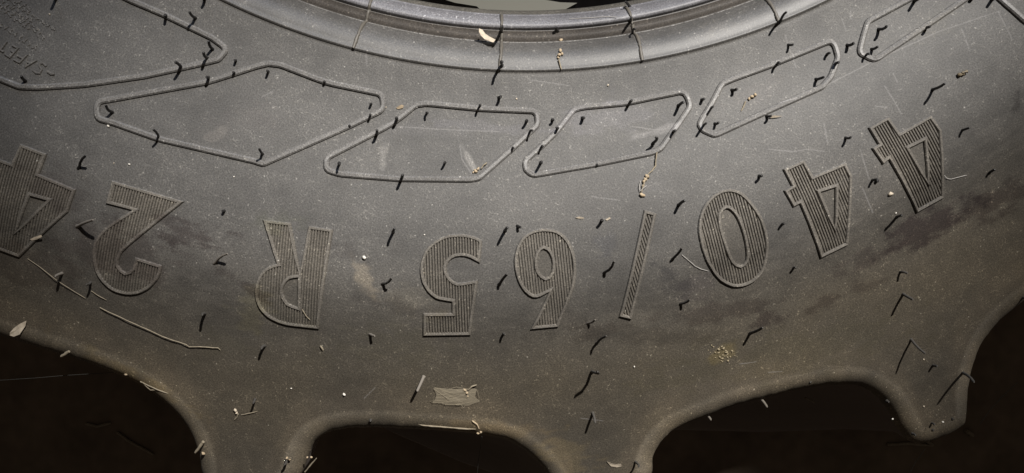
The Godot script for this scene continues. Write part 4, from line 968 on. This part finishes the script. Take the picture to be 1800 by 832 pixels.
func small_print(tyre: Node3D) -> void:
	small_letter(tyre, [[-206.9,-346.6,-208.3,-345,-209.6,-345,-209.9,-346.3,-209,-348.1,-209.9,-349.7,-211.5,-349.6,-212.7,-348.1]])
	small_letter(tyre, [[-215.4,-342.5,-215.9,-346.4,-211,-343.4],[-215.5,-344.1,-213.7,-345.1]])
	small_letter(tyre, [[-221.2,-342.8,-218.6,-344.3,-215,-340.5],[-219.5,-341,-217,-342.5]])
	small_letter(tyre, [[-225,-339.9,-222.8,-341.6,-219.2,-337.4,-221.7,-336],[-222.3,-338.4,-220.9,-339.4]])
	small_letter(tyre, [[-228.6,-336.9,-225.4,-339],[-226.8,-337.9,-224,-334]])
	var st := started()
	ridge(st, to_points([-206.3,-349.1,-204.8,-350.4,-203.3,-350.3]), 0.0014, 0.0006, 0.0009, false)
	put("small_dash", st.commit(), M.ridge, tyre)
	var ws := started()
	for s in [[-211.8,-336.5,-211.6,-338.4], [-212.6,-337.5,-211,-336.5], [-213.3,-337.7,-211.6,-336.6], [-214.2,-334.3,-214,-336], [-215.1,-336.3,-213.8,-335.5], [-217.5,-334.1,-215.7,-334], [-217,-333.8,-216.4,-334.9], [-216.6,-334.1,-215,-333.2], [-218.7,-332,-218.5,-333.5], [-218.4,-332.4,-217.3,-331.8], [-220.5,-330.6,-220.4,-331.8], [-220.9,-330.3,-220.2,-331.4], [-220.9,-330.8,-219.5,-329.9], [-222.7,-328.3,-222.5,-330], [-222.5,-329,-221.5,-328.4], [-223.4,-328.6,-222.4,-330.3], [-225,-326.2,-224.8,-328], [-224.8,-327.7,-223.4,-326.8], [-224.9,-327.9,-223.3,-326.9], [-227,-325.2,-226.8,-327.2], [-227.5,-325.5,-226.5,-327.2], [-227.1,-326.2,-226,-325.5], [-228.5,-323.3,-228.3,-324.7], [-228.7,-323.9,-228,-325.1], [-208.5,-332.6,-208.3,-333.9], [-208.1,-332.1,-207.5,-333.1], [-208.5,-331.6,-207.6,-333], [-210.4,-330.9,-210.3,-332.4], [-210.5,-331.2,-209.1,-330.3], [-211.9,-328.7,-211.8,-330], [-212.5,-328.3,-211.5,-330.1], [-212.5,-328.5,-211.4,-330.3], [-213.9,-326.8,-213.8,-328.4], [-214.9,-328.2,-213.5,-327.3], [-214.9,-328.4,-213.5,-327.6], [-216.9,-326.6,-215.1,-326.5], [-217.2,-327,-215.6,-326.1], [-217,-325.9,-216,-327.7], [-218.4,-323.4,-218.2,-325.2], [-218.9,-323.9,-218.2,-325.2], [-218.6,-324.3,-217.8,-325.6], [-220.8,-322.4,-220.6,-324.5], [-220.5,-322.3,-219.5,-324.1], [-221.1,-323.8,-220,-323.1], [-223.1,-321.3,-221.4,-321.2], [-222.8,-321.3,-222.1,-322.5], [-223.4,-320.4,-222.4,-322], [-225,-320.1,-223.7,-320], [-224.9,-320.2,-223.2,-319.1], [-224.6,-320.3,-223.6,-319.6], [-226.8,-317.6,-226.6,-319.3], [-226.8,-318.2,-225.6,-317.5], [-228.4,-315.9,-228.2,-317.9], [-229.1,-315.7,-228.1,-317.5], [-229.2,-316.1,-228.3,-317.6], [-204.3,-328.8,-202.8,-328.7], [-204.5,-327.8,-203.7,-329.2], [-203.9,-327.8,-202.9,-329.6], [-206.8,-327.4,-205.3,-327.4], [-206.2,-327.4,-204.9,-326.7], [-206.5,-326.1,-205.7,-327.5], [-207.7,-324.4,-207.5,-326.6], [-208.6,-324.3,-207.7,-326], [-208.2,-325.8,-206.9,-325], [-211.2,-323.9,-209.6,-323.8], [-210.8,-322.8,-210.1,-324], [-210.3,-323.1,-209.7,-324.1], [-213,-321.9,-211.7,-321.8], [-212.4,-321.5,-211.7,-322.8], [-212.9,-322.2,-212,-321.7], [-214.7,-319.5,-214.5,-321.4], [-214.9,-320.8,-213.9,-320.2], [-215,-320.6,-213.3,-319.6], [-216.1,-318,-215.9,-320], [-217.1,-319.7,-215.5,-318.7], [-216.6,-318.1,-215.6,-319.8], [-218.7,-316.3,-218.5,-318.4], [-218.8,-316.4,-217.8,-318.2], [-219.1,-318,-218.1,-317.4], [-221.1,-315.4,-219.7,-315.3], [-221.3,-315.3,-220.3,-316.9], [-223.6,-314,-221.9,-313.9], [-222.7,-313.5,-222,-314.7], [-225.7,-312.2,-224.1,-312.1], [-225.2,-311.8,-224.2,-313.5], [-227,-309.9,-226.8,-311.9], [-227,-310.1,-226.1,-311.6], [-214.9,-318.5,-213.7,-318.4], [-214.6,-317.6,-213.6,-319.4], [-214.7,-318.2,-214.1,-319.3], [-216.8,-316.8,-214.9,-316.7], [-216.3,-316.4,-215.7,-317.5], [-217.3,-317.6,-215.9,-316.7], [-219,-315.7,-217.6,-315.6], [-219.5,-315.9,-217.9,-314.9], [-218.7,-315.7,-217,-314.7], [-220.5,-313.7,-219.3,-313.6], [-220.7,-313.8,-219.7,-313.1], [-222.3,-311.1,-222.2,-312.6], [-222.5,-311.2,-221.8,-312.5], [-213.3,-322.9,-213.1,-325], [-213.9,-324.5,-212.4,-323.6], [-213.9,-324.7,-212.8,-324.1], [-215.2,-322.6,-215.1,-323.8], [-215.5,-321.9,-214.8,-323.2], [-215.3,-323.5,-214.3,-322.9], [-218.4,-321.6,-216.8,-321.5], [-218.1,-320.8,-217.2,-322.4], [-217.8,-320.7,-216.8,-322.5], [-218.9,-318.4,-218.8,-320.1], [-219.5,-319.2,-218.7,-320.5], [-222.4,-317.8,-221.1,-317.7], [-221.7,-318.7,-220.2,-317.8], [-224.3,-316.7,-222.8,-316.6], [-223.9,-316,-223.3,-317.1], [-224.2,-317.3,-222.7,-316.4], [-225.2,-314.1,-225.1,-315.4], [-225.6,-315.5,-224.6,-314.9], [-228.6,-313.6,-226.8,-313.4], [-228.7,-313.5,-227,-312.4], [-227.9,-313.2,-226.5,-312.4], [-210.9,-327.7,-210.7,-329.1], [-211,-329.1,-209.9,-328.4], [-211.1,-328.8,-210.1,-328.2], [-213.7,-326.8,-211.8,-326.7], [-212.8,-326.4,-212,-327.8], [-215.7,-325.7,-213.8,-325.5], [-215.6,-326,-214.2,-325.2], [-217,-322.9,-216.9,-324.4], [-217.1,-325,-215.6,-324.1], [-217.2,-324.2,-216,-323.4], [-218.4,-321,-218.2,-323.1], [-218.8,-321.3,-218,-322.6], [-221.6,-321.2,-220,-321.1], [-221.3,-321.1,-219.8,-320.2], [-221.3,-319.9,-220.5,-321.4], [-223,-318,-222.9,-319.6], [-223.7,-319.2,-222.7,-318.6], [-224.6,-316.8,-224.4,-318.8], [-225.9,-317.8,-224.5,-316.9], [-225.1,-317.5,-224.5,-318.5], [-227.3,-315.4,-227.1,-317.1], [-227.4,-315.2,-226.5,-316.8], [-229.3,-313.7,-229.1,-315.4], [-229.4,-315.3,-228.1,-314.5], [-229.4,-313.2,-228.3,-315]]:
		ridge(ws, to_points(s), 0.0008, 0.0003, 0.0004, false)
	put("worn_small_print", ws.commit(), M.ridge, tyre).set_meta("kind", "stuff")

# ---------------------------------------------------------------- rubber whiskers left by the mould vents
func whisker_table() -> Array:
	# foot x, y; tip x, y and its height over the sidewall; 1 where it is pale with dust and painted light
	return [-201.8,-314.3,-200.3,-314.9,8.5,0,
		-138.5,-326.7,-137.3,-326,11.1,0,
		-133.4,-317.8,-132.2,-318.3,6.2,0,
		-152.1,-325.5,-150.3,-325.9,5.9,0,
		-131.3,-342.2,-130,-339.6,8.6,0,
		-133.9,-346.4,-131.8,-345.3,11.3,0,
		-145.9,-350.2,-144.5,-349.2,11.6,0,
		-216.4,-353.2,-215.1,-351.6,5.8,0,
		-120.6,-348.2,-120,-348.5,3.6,0,
		-121.7,-354,-121.1,-354.2,3.5,0,
		-133.7,-355.8,-132.3,-356.3,6.7,0,
		-178,-370.1,-177,-367.4,8.9,0,
		6.9,-358,7,-358.1,13,0,
		4.5,-373.5,5.2,-373.8,5.9,0,
		-4.9,-377.1,-4.6,-377.1,8,0,
		-30.9,-378.8,-30,-379.2,5.4,0,
		-105.6,-354.3,-104.8,-354.6,5,0,
		-79.2,-360.8,-78.7,-361,3.1,0,
		-57.5,-372.8,-57.1,-373,3.6,0,
		-58,-378,-57.3,-378.4,5.7,0,
		-45.3,-380.5,-44.7,-380.8,8,0,
		-69,-382.9,-67.7,-382.9,1.9,0,
		7.9,-339.3,7.7,-340.8,19.4,0,
		74.2,-329.7,70.8,-328.5,10.6,0,
		73.1,-338.5,71.6,-338.4,9.7,0,
		73.6,-344.5,72.9,-344.1,12.1,0,
		36,-341,34.9,-339.9,4.5,0,
		67.9,-379.7,67.8,-379.4,7.1,0,
		91.5,-382.9,91.9,-382.1,9.5,0,
		103,-380.9,103.2,-380.7,4,0,
		118,-377.1,118.9,-377,5,0,
		107,-385.1,106,-385,7.6,0,
		44.4,-386,44.7,-386.2,4.5,0,
		143.4,-345.1,142.3,-343,12.7,0,
		147.2,-356.7,147.6,-357.4,5.2,0,
		140.8,-366.1,139.9,-365.9,6.7,0,
		165.2,-362.8,164.9,-362.6,4.6,0,
		168.2,-367.8,167.6,-367.6,6.2,0,
		158.4,-374.7,159.2,-374.5,7.8,0,
		175.3,-359,175.8,-358.9,6.3,0,
		190.9,-352.3,190.6,-352.3,9.3,0,
		186.2,-361.9,186.6,-361.5,5.7,0,
		182.6,-365.1,182.2,-364.8,5.8,0,
		209.1,-339.7,207.9,-339.7,8,0,
		212.1,-353.2,211.1,-353.8,5.7,0,
		233.9,-341.7,233.5,-341.4,2.6,0,
		242.5,-342.8,241,-343,5.9,0,
		210.6,-383.8,209.9,-382.2,12.4,0,
		-194.6,-395.3,-186.6,-390,8.9,0,
		-128.5,-419.6,-128.4,-419.6,2.5,0,
		-157.1,-383.1,-154.6,-380.1,12.6,0,
		-198.5,-422.4,-184.6,-419.6,11.9,1,
		-109.7,-393.9,-108.1,-391.7,11.2,0,
		-55.5,-387.6,-53.9,-386.2,9.6,0,
		-73.8,-400.5,-72.1,-401.1,8.9,0,
		-44.5,-409.4,-42.7,-408.1,11.7,0,
		-23.5,-403.4,-23.4,-403.4,5.8,0,
		-49.9,-434.7,-47.6,-432.5,12.6,0,
		3.2,-437.6,4.3,-435.4,12.8,0,
		9.7,-398.6,9.8,-398.6,4,0,
		17.2,-385.7,17,-385.6,6.2,0,
		29.7,-385.9,29.7,-385.9,4.3,0,
		18.6,-390.5,19.3,-390.9,8,0,
		31.6,-390.2,31.7,-390.3,5.8,0,
		23.8,-398.6,23.7,-398.6,6.3,0,
		22.6,-406.3,22.3,-406.1,10.3,0,
		77.3,-400.7,77,-397.8,10.6,0,
		87.7,-395.6,87.1,-395.2,6.9,0,
		102.4,-393.2,101.2,-392.9,10.3,0,
		107.9,-393,108.4,-392.7,5.1,0,
		49.3,-409.1,49.2,-409.1,1.9,0,
		132.7,-391.1,132.8,-391.2,5.9,0,
		125.9,-419.5,125.5,-419.2,4.9,0,
		86.6,-430.8,87.7,-428.4,8.9,0,
		49.5,-435.8,49,-435.4,5.3,0,
		9.3,-435.9,10.5,-436.2,3.6,0,
		168.1,-404,168.1,-403.9,6.1,0,
		180.6,-424.9,180.5,-424.4,5.2,0,
		224.8,-403.8,225,-403,5.5,0,
		240.9,-425.2,240.7,-423.6,4.2,0,
		136.5,-443.1,135.8,-442.6,4.2,0,
		194,-443.7,191.6,-442.3,9.1,0,
		-211.3,-444.7,-210.2,-445.2,8,1,
		-197.9,-450,-196.5,-450.2,7,3,
		-135.9,-444.1,-126.6,-439.3,7.4,1,
		-144.8,-468.8,-142.1,-467.8,9.8,3,
		-57,-459.4,-51.1,-455.8,8.7,3,
		-65.7,-484.1,-62.6,-484.2,5.1,1,
		-1.4,-463.4,2.7,-457.2,10.4,3,
		-0.8,-488.2,0,-487.7,5.2,3,
		-118.2,-487,-117.9,-487.1,6.9,3,
		49.3,-461.3,53.1,-454.7,9.9,3,
		82.5,-456.9,85.2,-450.6,9.3,3,
		86.4,-479.4,89.6,-476.6,6.1,3,
		40.6,-485.9,43.7,-483.3,5.2,1,
		44.6,-497.1,48,-490.6,12,3,
		122.6,-498.3,125.1,-493,11.4,3,
		142.9,-465,142.5,-464.7,3.5,3,
		199.7,-472,201,-472.3,5.1,3,
		203.3,-484.2,203,-485.6,10.8,3,
		212.3,-510.4,212.6,-515.2,15.2,3,
		274.5,-492.9,274.1,-492.7,6.7,3,
		-129,-516.3,-128.1,-516.7,6.6,3,
		227.9,-527.4,227.8,-526.6,4.4,3,
		247.1,-533.7,241.8,-533.8,18.7,3,
		-41.8,-508.4,-45.2,-514.5,7.7,1,
		42.4,-512.3,43,-507.6,17.8,3,
		42.5,-536,42.8,-539.6,8,3,
		65.2,-568.2,65.7,-568.5,7.8,3,
		101.9,-538.7,106.5,-548,-4,2,
		130.7,-534.9,137.2,-543.3,-4,2,
		-71.7,-531.1,-71.3,-531.3,3.1,3,
		-119.6,-553.3,-119,-553.7,6.6,3,
		157.6,-529,157.8,-529.1,1.3,3,
		223.2,-569,223.2,-569,3,3,
		233.7,-563.4,233.7,-563.4,3,3,
		234.5,-567.5,234.7,-567.7,1.5,3,
		246.1,-562.1,246.1,-562.2,1.1,3,
		204.2,-546.2,204.5,-546.3,1.4,3,
		182.6,-425.3,182.4,-425.2,1.6,0]

func whiskers(tyre: Node3D) -> void:
	var t := whisker_table()
	for i in range(0, t.size(), 6):
		var foot := onto(Vector2(t[i], t[i + 1]) * 0.001, -0.0035 if t[i + 5] == 2 else -0.0003)
		var tip := onto(Vector2(t[i + 2], t[i + 3]) * 0.001, t[i + 4] * 0.001)
		var long := foot.distance_to(tip)
		var bow := Vector3(rng.randfn(0, 1), 0.4, rng.randfn(0, 1)) * long * 0.03
		var thick := 0.00058 + 0.00018 * rng.randf()
		if long < 0.003:
			thick += 0.00012
		var st := started()
		tube(st, [foot, foot.lerp(tip, 0.12), foot.lerp(tip, 0.4) + bow, foot.lerp(tip, 0.7) + bow, foot.lerp(tip, 0.93), tip], [thick * 1.5, thick * 1.05, thick, thick * 0.95, thick * 0.92, thick * 0.5])
		put("vent_whisker", st.commit(), [M.whisker, M.dusty_lit_whisker, M.dusty_lit_whisker, M.grey_whisker][t[i + 5]], tyre)

# ---------------------------------------------------------------- loose things
func path_of(flat: Array) -> Array:
	var p: Array = []
	for i in range(0, flat.size() - 2, 3):
		p.append(onto(Vector2(flat[i], flat[i + 1]) * 0.001, flat[i + 2] * 0.001))
	return p

func straw_mesh(path: Array, r: float, sides := 7) -> ArrayMesh:
	var fine: Array = []
	var radii: Array = []
	for i in path.size() - 1:
		for k in 3:
			var jig := Vector3(rng.randfn(), rng.randfn(), rng.randfn()) * r * (0.12 if k else 0.0)
			fine.append(path[i].lerp(path[i + 1], k / 3.0) + jig)
			radii.append(r * (0.8 + 0.35 * rng.randf()))
	fine.append(path[-1])
	radii.append(r * 0.6)
	var st := started()
	tube(st, fine, radii, sides)
	return st.commit()

func straw(called: String, label: String, category: String, flat: Array, r: float, m: Material, group := "") -> void:
	var o := put(called, straw_mesh(path_of(flat), r * 0.001), m, self)
	tag(o, label, category, group)

func flake(called: String, label: String, category: String, flat: Array, m: Material, group := "") -> void:
	var p := path_of(flat)
	var mid := Vector3.ZERO
	for q in p:
		mid += q
	mid /= p.size()
	var st := started()
	var half := Vector3.UP * 0.00018
	var n := p.size()
	for i in n:
		var a: Vector3 = p[i]
		var b: Vector3 = p[(i + 1) % n]
		var ai := a.lerp(mid, 0.5) + Vector3.UP * 0.0003 * rng.randf()
		var bi := b.lerp(mid, 0.5) + Vector3.UP * 0.0003 * rng.randf()
		for s in [1.0, -1.0]:
			quad(st, a + half * s, b + half * s, b.lerp(mid, 0.5) + half * s, a.lerp(mid, 0.5) + half * s, Vector3.UP * s)
			tri(st, a.lerp(mid, 0.5) + half * s, b.lerp(mid, 0.5) + half * s, mid + half * s, Vector3.UP * s)
		quad(st, a + half, b + half, b - half, a - half, (a + b) * 0.5 - mid)
	tag(put(called, st.commit(), m, self), label, category, group)

func lump(size: float, flat: float, sd: int) -> ArrayMesh:
	var n := FastNoiseLite.new()
	n.seed = sd
	n.frequency = 0.9
	var v := PackedVector3Array()
	var nn := PackedVector3Array()
	var uv := PackedVector2Array()
	var turn := Basis(Vector3.UP, sd * 1.7)
	for c in 11:
		for q in 7:
			var a := TAU * (c % 10) / 10.0
			var h := PI * q / 6.0
			var d := Vector3(sin(h) * cos(a), cos(h), sin(h) * sin(a))
			var k := 1.0 + 0.75 * n.get_noise_3dv(d * 1.3) + 0.35 * n.get_noise_3dv(d * 4.0)
			v.append(turn * (d * k * Vector3(1.0, flat, 0.72)) * size * 0.5)
			nn.append(turn * d)
			uv.append(Vector2.ZERO)
	return grid_mesh(v, nn, uv, 11, 7)

func crumb(called: String, label: String, category: String, x: float, y: float, h: float, size: float, flat: float, sd: int, m: Material, group := "") -> void:
	var o := put(called, lump(size * 0.001, flat, sd), m, self)
	o.position = onto(Vector2(x, y) * 0.001, h * 0.001 + size * 0.001 * flat * 0.35)
	tag(o, label, category, group)

func stemmed(called: String, label: String, category: String, stem: Array, heads: Array, sm: Material, hm: Material) -> void:
	var o := thing(called, label, category)
	put("stalk", straw_mesh(path_of(stem), 0.00038), sm, o)
	for i in range(0, heads.size(), 5):
		var k := put("husk", lump(heads[i + 3] * 0.001, 0.7, heads[i + 4]), hm, o)
		k.position = onto(Vector2(heads[i], heads[i + 1]) * 0.001, heads[i + 2] * 0.001)

func web_patch(flat: Array) -> void:
	var o := thing("web_patch", "pale felted web patch stretched on the rubber above the middle tread gap", "web")
	var p := path_of(flat)
	for turn in 1:
		var s: Array = []
		for i in p.size():
			var b: Vector3 = p[(i + 1) % p.size()]
			s.append(p[i].lerp(b, 0.25))
			s.append(p[i].lerp(b, 0.75))
		p = s
	var mid := Vector3.ZERO
	for q in p:
		mid += q
	mid = mid / p.size() + Vector3.UP * 0.0003
	var st := started()
	for i in p.size():
		var a: Vector3 = p[i]
		var b: Vector3 = p[(i + 1) % p.size()]
		quad(st, a, b, b.lerp(mid, 0.5) + Vector3.UP * 0.0003, a.lerp(mid, 0.5) + Vector3.UP * 0.0003, Vector3.UP)
		tri(st, a.lerp(mid, 0.5) + Vector3.UP * 0.0003, b.lerp(mid, 0.5) + Vector3.UP * 0.0003, mid, Vector3.UP)
	put("felt", st.commit(), M.felt, o)
	var th := started()
	for i in 26:
		var a: Vector3 = p[rng.randi() % p.size()]
		var b: Vector3 = p[rng.randi() % p.size()]
		var c := a.lerp(b, rng.randf_range(0.4, 1.1))
		if a.distance_to(c) > 0.0005:
			tube(th, [a + Vector3.UP * 0.0002, a.lerp(c, 0.5) + Vector3(rng.randfn(), 0.6, rng.randfn()) * 0.0007, c + Vector3.UP * 0.0003], [0.00008, 0.0001, 0.00007], 4)
	put("threads", th.commit(), M.felt, o).set_meta("kind", "stuff")

func mud_crust(flat: Array) -> void:
	var o := thing("mud_crust", "crumbling olive-brown mud crust on the shoulder above the right tread gap", "mud")
	for i in range(0, flat.size(), 4):
		for j in 3:
			var at := Vector2(flat[i], flat[i + 1]) * 0.001 + Vector2(rng.randfn(), rng.randfn()) * 0.0011
			var s: float = flat[i + 2] * 0.001 * rng.randf_range(0.45, 0.9)
			var k := put("clod", lump(s, 0.45, int(flat[i + 3]) * 3 + j), M.mud, o)
			k.position = onto(at, s * 0.1)

# ---------------------------------------------------------------- the ground
func ground() -> void:
	var pm := PlaneMesh.new()
	pm.size = Vector2(8, 8)
	var o := put("ground", pm, M.earth, self)
	o.set_meta("kind", "structure")

func ground_straw(label: String, flat: Array, r: float) -> void:
	var path: Array = []
	for i in range(0, flat.size(), 2):
		path.append(Vector3(flat[i] * 0.001, 0.002, -flat[i + 1] * 0.001))
	tag(put("dry_straw", straw_mesh(path, r * 0.001), M.straw, self), label, "straw", "straw on the ground")

func made_up_box() -> void:  # made-up block in place of an unidentified pale patch in the opening
	var p := to_points([-38.5,-282,-26.8,-295.9,-18,-299.2,-4.4,-302.2,6.5,-313.2,35.5,-315,59.8,-303.9,49,-302.9,38.2,-300.5,30,-286.1,5.6,-270.4])
	var ix := Geometry2D.triangulate_polygon(p)
	var st := started()
	var hi := TOP - 0.14
	for i in range(0, ix.size(), 3):
		for s in [[hi, Vector3.UP], [0.001, Vector3.DOWN]]:
			tri(st, Vector3(p[ix[i]].x, s[0], -p[ix[i]].y), Vector3(p[ix[i + 1]].x, s[0], -p[ix[i + 1]].y), Vector3(p[ix[i + 2]].x, s[0], -p[ix[i + 2]].y), s[1])
	var side := -signf(signed_area(p))
	for i in p.size():
		var a := p[i]
		var b := p[(i + 1) % p.size()]
		var o := (b - a).orthogonal() * side
		quad(st, Vector3(a.x, 0.001, -a.y), Vector3(b.x, 0.001, -b.y), Vector3(b.x, hi, -b.y), Vector3(a.x, hi, -a.y), Vector3(o.x, 0, -o.y))
	tag(put("made_up_box", st.commit(), M.box_surface, self), "made-up pale greenish-beige box in place of an unidentified pale patch in the tyre opening", "box")
